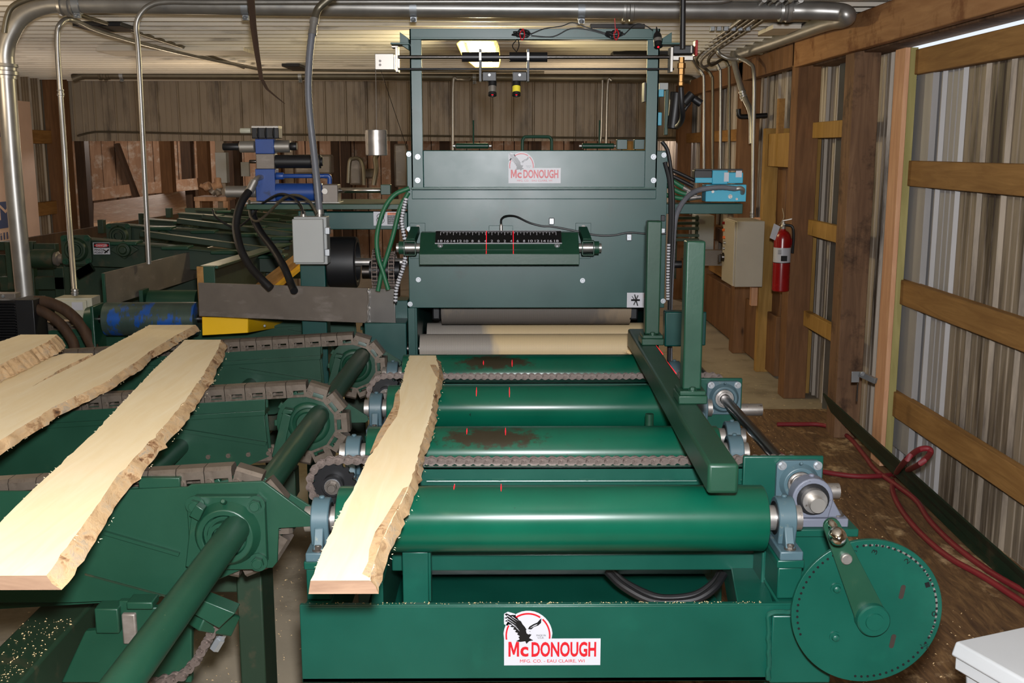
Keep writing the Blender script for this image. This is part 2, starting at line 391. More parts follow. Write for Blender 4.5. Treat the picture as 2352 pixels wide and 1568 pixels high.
# ================================================================== THE SETTING
XR, XL, YB, ZC = 2.12, -4.95, 12.0, 2.40
B().bx(-8, 2.6, -3.2, 17, -.12, 0).obj('floor', 'concrete', kind='structure')
def sheet(t0, t1, a0, a1, fn, pitch=.229, rh=.019, minor=True):
    pr = []; t = t0
    while t < t1-1e-6:
        for d, h in ((0, 0), (.010, rh), (.020, rh), (.030, 0), (.098, 0), (.103, .004), (.113, .004), (.118, 0), (.160, 0), (.165, .004), (.175, .004), (.18, 0)):
            if t+d <= t1: pr.append((t+d, h))
        t += pitch
    pr.append((t1, 0)); b = B(); n = len(pr)
    b.add([fn(t, a0, h) for t, h in pr]+[fn(t, a1, h) for t, h in pr]+[fn(t, a0, h-.0012) for t, h in pr]+[fn(t, a1, h-.0012) for t, h in pr],
          [(i, i+1, n+i+1, n+i) for i in range(n-1)]+[(2*n+i, 3*n+i, 3*n+i+1, 2*n+i+1) for i in range(n-1)])
    return b
def panels(par, t0, t1, a0, a1, fn, m, wd=.916, mats=None):
    t = t0; k = 0
    while t < t1-.01:
        e = min(t+wd, t1)
        sheet(t, e, a0, a1, fn).obj('metal_panel', mats(k) if mats else m, par, ang=15); t = e; k += 1
# ceiling: ridges run across the shed
ce = thing('ceiling', 'grey white ribbed metal ceiling', None, (0, 6, ZC), kind='structure'); del ce['label']
panels(ce, -3.2, YB, XL, 2.3, lambda t, a, h: (a, t, ZC-h), 'tin')
B().bx(-8, 2.6, -3.2, 17, ZC+.02, ZC+.1).obj('ceiling_deck', 'darkbeam', ce)
# back wall: ribbed sheet down to the opening of the next bay
wb = thing('wall_back', None, None, (0, YB, 0), kind='structure')
panels(wb, XL, XR, 1.74, ZC+.02, lambda t, a, h: (t, YB-h, a), 'tinback')
B().bx(XL, XR, YB+.02, YB+.06, 1.76, ZC+.02).obj('backing_rail', 'darkbeam', wb)
for px, wpx, mm in [(188, 22, 'darkbeam'), (383, 26, 'postb'), (467, 24, 'postb'), (508, 20, 'tinback'), (545, 14, 'darkbeam'), (640, 12, 'postb'), (665, 20, 'tinback'), (725, 14, 'postb'), (770, 16, 'darkbeam'), (905, 14, 'darkbeam')]:
    a = P(px, 330, YB+.1).x; wq = wpx*YB/F
    B().bx(a-wq/2, a+wq/2, YB+.02, YB+.16, 0 if px != 383 else 1.05, 1.78).obj('post', mm, wb, .004)
# wall of the next bay, vertical planks
wf = thing('wall_far', None, None, (0, 15.5, 0), kind='structure')
random.seed(3)
x = -7.4; planks = []
while x < 3.2:
    wq = random.uniform(.15, .2); zo = random.uniform(-.01, .0)
    B().bx(x, x+wq-.012, 15.5+random.uniform(0, .02), 15.54, 0.0, 1.95).obj('plank', 'yellowwood' if x > 1.6 else 'oldboard', wf); x += wq
B().bx(-7.6, 3.4, 15.56, 15.66, 0, 2.5).obj('sheathing', 'darkbeam', wf)
for xx in (-4.55, -3.95, -3.2, -2.3, -.9, .4, 1.0):
    B().bx(xx, xx+.14, 15.3, 15.44, 0, 2.4).obj('post', 'darkbeam', wf)
B().bx(-7.6, -7.5, YB, 15.6, 0, 2.5).obj('side_sheathing', 'darkbeam', wf); B().bx(-7.6, XL, YB, YB+.05, 0, 2.5).obj('side_sheathing', 'darkbeam', wf)
# diagonal brace and low rails of the plank wall on the left
a, c = P(268, 330, 15.25), P(318, 462, 15.25); B().beam(a, c, .05, .12, (0,1,0)).obj('brace', 'darkbeam', wf)
for (px0, py0, px1, py1) in [(212, 448, 300, 436), (340, 432, 455, 422)]:
    B().beam(P(px0, py0, 15.2), P(px1, py1, 15.2), .05, .16, (0,0,1)).obj('rail', 'oldboard', wf)
# left wall: sheet, girts, corner post, insulation wrap
wl = thing('wall_left', None, None, (XL, 6, 0), kind='structure')
panels(wl, -3.2, YB, 0, ZC, lambda t, a, h: (XL+h, t, a), 'tinback')
for zc in (1.77, 1.02, .4): 
    B().bx(XL+.02, XL+.08, -3.1, YB-.1, zc-.06, zc+.08).obj('girt', 'girt', wl, .003)
for yy, ww in ((11.85, .2), (9.8, .2), (7.4, .2)):
    B().bx(XL+.02, XL+.02+ww, yy-.1, yy+.1, 0, ZC).obj('post', 'postb', wl, .004)
ww_ = thing('wall_wrap', None, None, (XL+.2, 9.5, 0), kind='structure'); ww_.name = 'trim_1'; WL['trim_1'] = Vector((XL+.2, 9.5, 0))
B().bx(XL+.17, XL+.2, 6.0, 11.0, .2, 2.12).obj('wrap_sheet', 'wrap', ww_)
Xw = XL+.205
q = PX(-40, 500, Xw)
def wrapbox(px0, py0, px1, py1): 
    a_, b_ = PX(px0, py0, Xw), PX(px1, py1, Xw); return a_, b_
a_, b_ = wrapbox(-30, 530, 27, 461)
B().bx(Xw, Xw+.003, a_.y, b_.y, a_.z, b_.z).obj('logo_panel', 'bluepr', ww_)
lettering('JM', (Xw+.004, a_.y+.05, a_.z+.03), (0,1,0), (0,0,1), (b_.y-a_.y)*.9, (b_.z-a_.z)*.8, 'wrap', ww_)
lettering('Johns Manville', (Xw+.004, a_.y-1.1, a_.z-.13), (0,1,0), (0,0,1), b_.y-a_.y+1.1, .09, 'bluepr', ww_)
a_, b_ = wrapbox(-40, 285, 10, 235)
lettering('JM', (Xw+.004, a_.y, a_.z), (0,1,0), (0,0,1), b_.y-a_.y, b_.z-a_.z, 'bluepr', ww_)
lettering('Johns Manville', (Xw+.004, a_.y-1.2, a_.z-.13), (0,1,0), (0,0,1), b_.y-a_.y+1.2, .08, 'bluepr', ww_)
# wall behind the camera
B().bx(XL, 2.6, -3.3, -3.2, 0, ZC).obj('wall_front', 'tinback', kind='structure')
# right wall beyond the sliding door
wr = thing('wall_right', None, None, (XR, 6, 0), kind='structure')
rw = lambda t, a, h: (XR-h, t, a)
panels(wr, 5.7, 7.35, 0, ZC, rw, 'tinright'); 
panels(wr, 7.35, 8.1, 1.72, ZC, rw, 'tinright')
panels(wr, 8.1, YB, 0, ZC, rw, 'tinright')
panels(wr, YB, 15.5, 0, 2.4, rw, 'tinright')
panels(wr, -3.2, -.2, 0, ZC, rw, 'tinright')
POSTA = ((1.90, 2.045, 5.93, 6.09), (1.88, 2.03, 6.98, 7.13), (1.88, 2.03, 8.6, 8.75), (1.9, 2.05, 10.3, 10.45), (1.9, 2.05, 11.8, 11.95), (1.88, 2.04, -.35, -.2))
for i, (x0, x1, y0, y1) in enumerate(POSTA):
    B().bx(x0, x1, y0, y1, 0, ZC-.02 if i else 2.2).obj('post', 'post' if i == 0 else 'postb', wr, .005)
for zt in (1.82, 1.20, .60):
    for y0, y1 in ((6.09, 6.98), (8.75, 10.3), (10.45, 11.8)):
        B().bx(1.99, 2.03 if y0 < 7 else 2.06, y0, y1+.0, zt-.10, zt).obj('girt', 'yellowwood' if y0 < 7 else 'girt', wr, .003)
for y0, y1 in ((7.6, 8.6), (8.75, 10.3), (10.45, 11.8)):
    B().bx(1.97, 2.06, y0, y1, .02, .46).obj('skirt_board', 'postb', wr, .004)
for y0, y1 in ((8.75, 10.3), (10.45, 11.8)):
    B().bx(1.97, 2.06, y0, y1, .82, .94).obj('girt', 'postb', wr, .004)
B().bx(2.065, 2.10, 6.55, 6.72, 0, ZC-.1).obj('corner_flashing', 'galv', wr)
# header beams
B().bx(1.86, 1.905, -2.0, 7.02, 2.165, 2.355).obj('header_board', 'header', wr, .006)
B().bx(1.95, 2.10, -2.0, 6.9, 2.165, 2.38).obj('header_board', 'post', wr, .004)
B().bx(1.88, 1.95, 7.1, 11.9, 2.18, 2.33).obj('header_board', 'postb', wr, .004)
B().bx(2.06, 2.3, -3.2, 15.5, 2.37, 2.42).obj('eave_board', 'darkbeam', wr)
# bracket with loose bolt at the end of the sliding door
# sliding door
d1 = thing('door_1', None, None, (2.08, 3, 0), kind='structure')
panels(d1, -.6, 5.75, .0, 2.125, lambda t, a, h: (2.085-h, t, a), 'tinright', mats=lambda k: 'tinclean' if k == 6 else ('tindirty' if k in (5, 3) else 'tinright'))
for zt, zb in ((2.13, 2.01), (1.595, 1.47), (1.0, .875), (.42, .29)):
    B().bx(2.015, 2.058, -.2, 5.5, zb, zt).obj('girt', 'girt', d1, .004)
e0 = PX(2015, 130, 1.975); 
B().bx(1.965, 1.99, 5.36, 5.50, 0.02, 2.14).obj('edge_board', 'pinkpine', d1, .003)
B().bx(1.99, 2.028, 5.36, 5.50, 0.02, 2.14).obj('edge_board', 'greenpine', d1, .002)
B().bx(2.045, 2.075, 5.20, 5.50, .12, 2.12).obj('edge_flashing', 'tinclean', d1)
# walk-through door and its frame between the far posts
d2 = thing('door_2', None, None, (2.05, 7.6, 0), kind='structure')
B().bx(1.99, 2.10, 7.14, 7.19, 0, 1.80).obj('door_jamb', 'yellowwood', d2, .003)
B().bx(1.90, 2.08, 7.86, 7.93, 0, 1.80).obj('door_jamb', 'yellowwood', d2, .003)
B().bx(1.92, 2.08, 7.19, 7.86, 1.53, 1.76).obj('door_head', 'yellowwood', d2, .003)
B().bx(2.0, 2.05, 7.63, 7.86, .02, 1.53).obj('door_leaf', 'postb', d2, .003)
B().bx(2.06, 2.09, 7.2, 7.63, 1.45, 1.72).obj('door_leaf', 'galv', d2, .003)
B().bx(2.06, 2.09, 7.2, 7.53, 1.27, 1.45).obj('door_leaf', 'galv', d2, .003)
B().bx(2.06, 2.09, 7.20, 7.63, .02, 1.27).obj('door_leaf', 'galv', d2, .003)
B().bx(1.93, 1.97, 7.62, 7.68, 1.74, 2.0).obj('cripple_stud', 'girt', d2)
# plywood floor sheets beside the machine
fl2 = thing('trim_2', None, None, (1, 4, 0), kind='structure')
for (x0, x1, y0, y1) in ((.2, 2.06, 5.45, 6.62), (.2, 2.06, 3.02, 5.44), (.2, 2.06, .6, 3.01)):
    B().bx(x0, x1, y0, y1, .001, .018).obj('plywood_sheet', 'ply', fl2, .002)
# green curb plate along the wall
ct = B(); 
fA, fB, tA, tB = P(1908, 946, 6.0), P(2352, 1385, 3.72), P(1889, 903, 6.05), P(2352, 1318, 3.70)
fB = fA+(fB-fA)*1.6; tB = tA+(tB-tA)*1.6; th_ = Vector((.012, 0, 0))
ct.add([fA, fB, tB, tA, fA+th_, fB+th_, tB+th_, tA+th_], [(0,1,2,3),(7,6,5,4),(0,4,5,1),(1,5,6,2),(2,6,7,3),(3,7,4,0)])
ct.obj('green_curb_plate', 'darkgreen', label='long dark green steel curb plate leaning along the right wall base', cat='curb plate')
# thin conduit along the back wall
t = B(); pts = [P(x_, y_, YB-.05) for x_, y_ in ((178, 312), (212, 304), (260, 303), (520, 308), (900, 311), (1400, 317), (1600, 316))]
t.tube(pts, .011, 8, 3); t.obj('wall_conduit', 'oldconduit', label='thin grey conduit running level across the back wall sheeting', cat='conduit')
# ================================================================== ROLL TABLE
def pillow(par, c, name='pillow_block', m='blue_paint', axis='X', s=1.0, base=.074, wd=.042, label=None):
    """pillow block bearing, shaft along local X; c = shaft centre"""
    R = RZ(90) if axis == 'Y' else Matrix.Identity(4); W = T(*c) @ R @ Matrix.Scale(s, 4)
    b = B(); h = base/s
    arch = [(-.040, -h+.022)]+[(math.cos(a)*.050*(1 if a else 1), math.sin(a)*.052) for a in [math.radians(195-k*210/14) for k in range(15)]]+[(.040, -h+.022)]
    n0 = len(b.v); b.prism(arch, 'x', -wd/2, wd/2)
    b.bx(-wd/2-.006, wd/2+.006, -.088, .088, -h, -h+.022)
    for sy in (-1, 1):
        b.prism([(sy*.034, -h+.02), (sy*.078, -h+.02), (sy*.052, -.004), (sy*.036, .0)], 'x', -wd/2+.01, wd/2-.01)
    b.cyl((0, 0, .050), (0, 0, .058), .007, n=10)
    b.v = [tuple(W @ Vector(p)) for p in b.v]
    o = b.obj(name, m, par, .003, label=label)
    r = B(); 
    r.lathe([(-.04, .026), (-.04, .030), (.04, .030), (.04, .026)], (0,0,0), (1,0,0), 28)
    
    r.v = [tuple(W @ Vector(p)) for p in r.v]; r.obj('inner_ring', 'steel', o)
    r = B(); r.lathe([(-.0225, .034), (-.0225, .040), (.0225, .040), (.0225, .034)], (0,0,0), (1,0,0), 28); r.v = [tuple(W @ Vector(p)) for p in r.v]; r.obj('dark_recess_ring', 'blacksteel', o)  # black annulus standing in for the dark recess round the inner ring
    for sy in (-1, 1):
        inst(BOLTB, 'bolt', o, W @ T(0, sy*.070, -h+.022) @ RX(-90))
    return o
def flange(par, c, s=1.0, m='blue_paint', name='flange_bearing', sz=.056, ring='steel'):
    """square four-bolt flange bearing, shaft along Y, facing -Y"""
    b = B(); cx, cy, cz = c; z = sz*s
    b.prism([(cx+z*math.cos(a)*(1.12), cz+z*math.sin(a)*1.12) if False else p for p in [(cx-z, cz-z*.8), (cx-z*.8, cz-z), (cx+z*.8, cz-z), (cx+z, cz-z*.8), (cx+z, cz+z*.8), (cx+z*.8, cz+z), (cx-z*.8, cz+z), (cx-z, cz+z*.8)] for a in (0,)], 'y', cy, cy-.014*s)
    b.lathe([(.012*s, .052*s), (.026*s, .044*s), (.030*s, .042*s), (.030*s, .033*s), (.020*s, .033*s), (.020*s, .02*s)], c, (0,-1,0), 32)
    b.cyl((cx, cy-.018*s, cz+.05*s), (cx, cy-.03*s, cz+.056*s), .004*s, n=8)
    o = b.obj(name, m, par, .002)
    r = B(); r.lathe([(.018*s, .031*s), (.026*s, .031*s), (.026*s, .027*s), (.022*s, .027*s), (.022*s, .024*s), (.036*s, .024*s), (.036*s, .018*s), (.01*s, .018*s)], c, (0,-1,0), 28)
    r.obj('inner_ring', ring, o)
    for a in (-1, 1):
        for d in (-1, 1): inst(BOLTG if m in ('deck', 'darkgreen') else BOLT, 'bolt', o, T(cx+a*z*.78, cy-.014*s, cz+d*z*.78) @ Matrix.Scale(s if m != 'deck' else s*1.1, 4))
    return o
YP = 2.30
rt = thing('roll_table', 'bright green infeed roll table with four long rollers in front of the edger', 'roll table', (.1, 3.2, 0))
ROLL = [2.43, 2.985, 3.535, 4.085]; RZc = .784; RR = .078
def xat(px, y, py=1100): return P(px, py, y).x
rx0, rx1 = xat(780, 2.43, 1190), xat(1752, 2.43, 1190)
for i, y in enumerate(ROLL):
    b = B(); b.lathe([(0, RR-.006), (.0, RR-.003), (.003, RR), (rx1-rx0-.003, RR), (rx1-rx0, RR-.003), (rx1-rx0, RR-.008)], (rx0, y, RZc), (1,0,0), 56)
    r = b.obj('roller', 'roller_worn' if i in (1, 3) else 'roller', rt, ang=50)
    B().cyl((rx0-.075, y, RZc), (rx1+.075, y, RZc), .024, n=24).obj('roller_shaft', 'steel', r)
    pillow(rt, (-.432, y, RZc)); pillow(rt, (.668, y, RZc))
    # glowing red slivers laid on the roller in place of projected laser light
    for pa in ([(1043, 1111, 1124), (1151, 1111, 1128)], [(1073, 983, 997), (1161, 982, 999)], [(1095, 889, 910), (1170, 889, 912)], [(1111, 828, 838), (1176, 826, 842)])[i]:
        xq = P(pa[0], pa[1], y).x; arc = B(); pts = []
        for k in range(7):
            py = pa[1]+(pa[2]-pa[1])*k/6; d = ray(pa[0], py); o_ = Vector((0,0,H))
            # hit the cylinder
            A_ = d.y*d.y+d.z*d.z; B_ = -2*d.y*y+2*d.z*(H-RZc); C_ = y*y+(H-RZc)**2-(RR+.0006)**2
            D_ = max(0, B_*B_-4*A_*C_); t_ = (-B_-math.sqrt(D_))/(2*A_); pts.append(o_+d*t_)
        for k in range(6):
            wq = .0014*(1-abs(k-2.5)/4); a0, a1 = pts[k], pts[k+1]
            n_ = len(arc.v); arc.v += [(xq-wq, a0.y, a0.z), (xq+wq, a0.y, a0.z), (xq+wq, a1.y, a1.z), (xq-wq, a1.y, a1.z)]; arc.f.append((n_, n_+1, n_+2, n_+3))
        arc.obj('painted_laser_line', 'laser', r)
# front plate with its ledge, end plate behind the index wheel
zt = P(1100, 1388, YP).z; zb = P(1100, 1566, YP).z; xa = P(690, 1450, YP).x; xb = xat(1850, YP, 1450)
b = B(); b.bx(xa, xb, YP, YP+.012, zb, zt-.004).bx(xa, xb, YP, YP+.014, zt-.006, zt).bx(xa, xb, YP, YP+.05, zb, zb+.012)
b.obj('front_plate', 'green', rt, .002)
xw0 = P(1768, 1480, YP).x
b = B(); b.bx(xw0, xb+.06, YP-.012, YP-.001, zb+.0, P(1768, 1408, YP).z); b.obj('wheel_mount_plate', 'green', rt, .004)
# weld beads around the mounting plate
b = B(); wp = [P(1765, 1560, YP-.012)]
for k in range(1, 15): wp.append(P(1765+random.uniform(-1.5, 1.5), 1560-k*10.5, YP-.012))
wp += [P(1772, 1408, YP-.012)]+[P(1780+k*9, 1406+random.uniform(-1, 1), YP-.012) for k in range(5)]
b.tube(wp, .006, 8, 3, rib=.006); b.obj('weld_bead', 'green', rt)
# posts under the bearings, long sills, legs
zB = RZc-.074
for sx in (-.432, .668):
    for i, y in enumerate(ROLL):
        B().bx(sx-.032, sx+.032, y-.085, y+.085, zB-.02, zB).obj('bearing_pad', 'green', rt, .003)
        B().bx(sx-.028, sx+.028, y-.08 if i == 0 else y-.05, y+.05, zt-.01, zB-.02).obj('post', 'green', rt, .003)
    B().bx(sx-.03, sx+.03, YP+.012, 4.35, zt-.16, zt-.012).obj('sill_beam', 'green', rt, .004)
    for y in (2.42, 3.3, 4.2): B().bx(sx-.04, sx+.04, y-.04, y+.04, 0, zt-.16).obj('leg', 'green', rt, .003)
# cross members
def px_(a, y, py): return P(a, py, y).x
b = B(); z1, z0 = P(1300, 1272, 2.56).z, P(1300, 1310, 2.56).z
b.bx(px_(900, 2.56, 1290), px_(1748, 2.56, 1290), 2.56, 2.60, z0, z1); b.obj('crossmember', 'green', rt, .003)
b = B(); b.bx(P(925, 1330, 2.42).x, P(984, 1330, 2.42).x, 2.42, 2.50, zt-.05, P(925, 1268, 2.42).z); b.bx(P(984, 1330, 2.43).x, P(990, 1330, 2.43).x, 2.43, 2.47, zt-.05, P(925, 1268, 2.42).z)
b.obj('inner_post', 'green', rt, .002)
B().prism([(P(1655, 1310, 2.9).x, 2.9), (P(1715, 1310, 2.9).x, 2.9), (P(1772, 1388, 2.36).x, 2.34), (P(1690, 1388, 2.36).x, 2.34)], 'z', zt-.14, zt-.02).obj('diagonal_beam', 'green', rt, .003)
B().bx(-.40, .62, 3.0, 3.05, zt-.22, zt-.02).obj('crossmember', 'green', rt, .003)
B().bx(-.38, .60, 2.75, 3.9, .38, .40).obj('pan', 'green', rt)
B().bx(P(1185, 1400, 3.0).x*0-.33, -.30, 2.5, 3.0, .42, zt-.03).obj('side_gusset', 'green', rt, .002)
for yc in (3.2, 3.75): B().bx(-.40, .62, yc, yc+.05, zB-.16, zB-.05).obj('crossmember', 'green', rt, .003)
# chain channels between the rollers
CH = ((2.72, 1055, 1073, 1106, 790, 1868), (3.80, 862, 878, 897, 860, 1690))
for (yc, pyt, p1, p2, pxa, pxb) in CH:
    z1 = P(1100, p1, yc-.03).z; z0 = P(1100, p2, yc-.03).z; xA, xB = px_(pxa+90, yc, p1), px_(pxb, yc, p1)
    b = B(); b.bx(xA, xB, yc-.03, yc+.03, z1-.006, z1); b.bx(xA, xB, yc-.03, yc-.024, z0-.01, z1); b.bx(xA, xB, yc+.024, yc+.03, z0, z1)
    b.obj('chain_channel', 'green', rt, .001)
    if yc < 3:
        B().tube([P(980, 1105, yc-.034), P(1600, 1104, yc-.034)], .004, 8, 0).obj('grease_line', 'green', rt)
        b = B()
        for pxq in (985, 1130, 1330, 1520, 1700):
            b.tube([P(pxq, 1103, yc-.031), P(pxq+18, 1103, yc-.033), P(pxq+36, 1103, yc-.031)], .0045, 6, 2)
        b.obj('weld_bead', 'green', rt, kind='stuff')
# drive chains (one pitch = 24 mm), link meshes shared
PT = .0245
def link_mesh(outer):
    b = B(); off = .0105 if outer else .0075
    for s in (-1, 1):
        r_ = .0108
        pr2 = [(PT/2+r_*math.cos(math.radians(q)), r_*math.sin(math.radians(q))) for q in range(-115, 116, 23)]+[(0, .0062)]
        pr2 += [(-PT/2+r_*math.cos(math.radians(q)), r_*math.sin(math.radians(q))) for q in range(65, 296, 23)]+[(0, -.0062)]
        b.prism(pr2, 'y', s*off-.0013, s*off+.0013)
    for e in (-1, 1):
        if outer: b.cyl((e*PT/2, -.0155, 0), (e*PT/2, .0155, 0), .0042, n=10)
        else: b.cyl((e*PT/2, -.0072, 0), (e*PT/2, .0072, 0), .0072, n=12)
    return setmat(b.mesh('chain_link'), 'chain')
LK = [link_mesh(True), link_mesh(False)]
def run_chain(par, pts, closed=False, name='drive_chain', pitch=PT, meshes=LK, frame=None, mx=400):
    # pts: polyline of Vectors in an XZ plane at y; place links by arc length
    pv = pivot(name, par); L = [0]
    for a, b_ in zip(pts, pts[1:]): L.append(L[-1]+(b_-a).length)
    def at(s):
        for i in range(len(L)-1):
            if s <= L[i+1]: return pts[i].lerp(pts[i+1], (s-L[i])/(L[i+1]-L[i]+1e-9))
        return pts[-1]
    n = min(mx, int(L[-1]/pitch)); prev = at(0)
    for k in range(n):
        a = at(k*pitch); c = at((k+1)*pitch); t_ = (c-a).normalized(); ang = math.atan2(t_.z, t_.x)
        W = T(*((a+c)/2)) @ Matrix.Rotation(-ang, 4, 'Y')
        inst(meshes[k % len(meshes)], 'chain_link', pv, W)
    return pv
def arcpts(cx, y, cz, r, a0, a1, n=12):
    return [Vector((cx+r*math.cos(math.radians(a0+(a1-a0)*k/n)), y, cz+r*math.sin(math.radians(a0+(a1-a0)*k/n)))) for k in range(n+1)]
def sprocket(par, c, r, teeth, m='blacksteel', th=.012, name='sprocket', hub=.028):
    pr = []
    for k in range(teeth*4):
        a = 2*math.pi*k/(teeth*4); rr = r*(1.0 if k % 4 in (0, 1) else .86); pr.append((c[0]+rr*math.cos(a), c[2]+rr*math.sin(a)))
    b = B(); b.prism(pr, 'y', c[1]-th/2, c[1]+th/2); b.cyl((c[0], c[1]-.03, c[2]), (c[0], c[1]+.03, c[2]), hub, n=24)
    o = b.obj(name, m, par)
    inst(BOLTB, 'bolt', o, T(c[0], c[1]-.03, c[2]) @ Matrix.Scale(1.5, 4))
    w_ = B().cyl((c[0], c[1]-.034, c[2]), (c[0], c[1]-.030, c[2]), .021, n=24); w_.obj('washer', 'bolt', o)
    return o
for i, (yc, pyt, p1, p2, pxa, pxb) in enumerate(CH):
    z = P(1100, pyt, yc).z; cl = P([768, 893][i], 1118, yc).x; rs = .064
    cr = .755
    sprocket(rt, (cl, yc, z-rs), rs*.92, 16); sprocket(rt, (cr, yc+.0, z-rs), rs*.92, 16)
    pts = [Vector((cl+.3, yc, z-2*rs+.01))]+arcpts(cl, yc, z-rs, rs, 268, 90, 14)
    for k in range(1, 12):
        u_ = k/12; pts.append(Vector((cl+(cr-cl)*u_, yc, z-.004*math.sin(math.pi*u_))))
    pts += arcpts(cr, yc, z-rs, rs, 90, -90, 14)+[Vector((cr-.25, yc, z-2*rs+.01))]
    run_chain(rt, pts)
# right hand cross shaft, flange bearings on bracket plates, front pillow block
zs = .815; xs = .752
for yy, ph in ((2.62, 1), (3.56, 0)):
    flange(rt, (xs, yy-.002, zs), 1.0, sz=.058)
    b = B(); b.bx(xs-.14, xs+.065, yy, yy+.012, zs-.13, zs+.065); b.bx(.66, xs+.02, yy+.012, yy+.08, zs-.13, zs-.11)
    b.obj('bearing_bracket', 'green', rt, .003)
B().cyl((xs, 2.66, zs), (xs, 4.2, zs), .0165, n=20).obj('cross_shaft', 'shaft', rt)
B().cyl((xs, 2.435, zs-.004), (xs, 2.66, zs), .0185, n=24).obj('cross_shaft', 'alum', rt)
pillow(rt, (xs, 2.50, zs-.002), m='grey_cast', axis='Y', s=1.0, base=.07, label='grey cast pillow block')
B().bx(xs-.13, xs+.11, 2.46, 2.56, zs-.092, zs-.072).obj('bearing_shelf', 'green', rt, .003)
B().bx(xs-.12, xs+.05, 2.47, 2.56, .3, zs-.092).obj('side_cabinet', 'green', rt, .003)
for yy in (2.72, 3.58):
    B().lathe([(0, .018), (0, .021), (.13, .021), (.13, .018)], (xs+.01, yy, zs-.06 if yy < 3 else zs-.05), (1,0,0), 24).obj('stub_shaft', 'steel', rt)
pillow(rt, (xs-.05, 3.18, zs-.04), base=.07)
# small round pin beside roller three
p = P(1491, 982, 3.24); B().cyl((p.x, 3.24, p.z), (p.x, 3.24, p.z+.045), .013, n=20).obj('stop_pin', 'deck', rt, .001)
# black hose hanging under the table
t = B(); t.tube([P(1395, 1312, 2.7), P(1430, 1345, 2.66), P(1490, 1378, 2.62), P(1545, 1384, 2.6), P(1600, 1376, 2.6), P(1640, 1350, 2.62), P(1662, 1318, 2.66)], .011, 10)
t.obj('hydraulic_hose', 'black', label='black hose drooping in a loop under the front roller of the roll table', cat='hose')
t = B(); t.tube([P(1405, 1312, 2.72), P(1440, 1340, 2.69), P(1500, 1368, 2.65), P(1545, 1373, 2.64), P(1600, 1364, 2.64), P(1640, 1336, 2.66), P(1655, 1312, 2.69)], .010, 10)
t.obj('hydraulic_hose', 'black', label='second black hose lying just behind the drooping hose under the front roller', cat='hose')
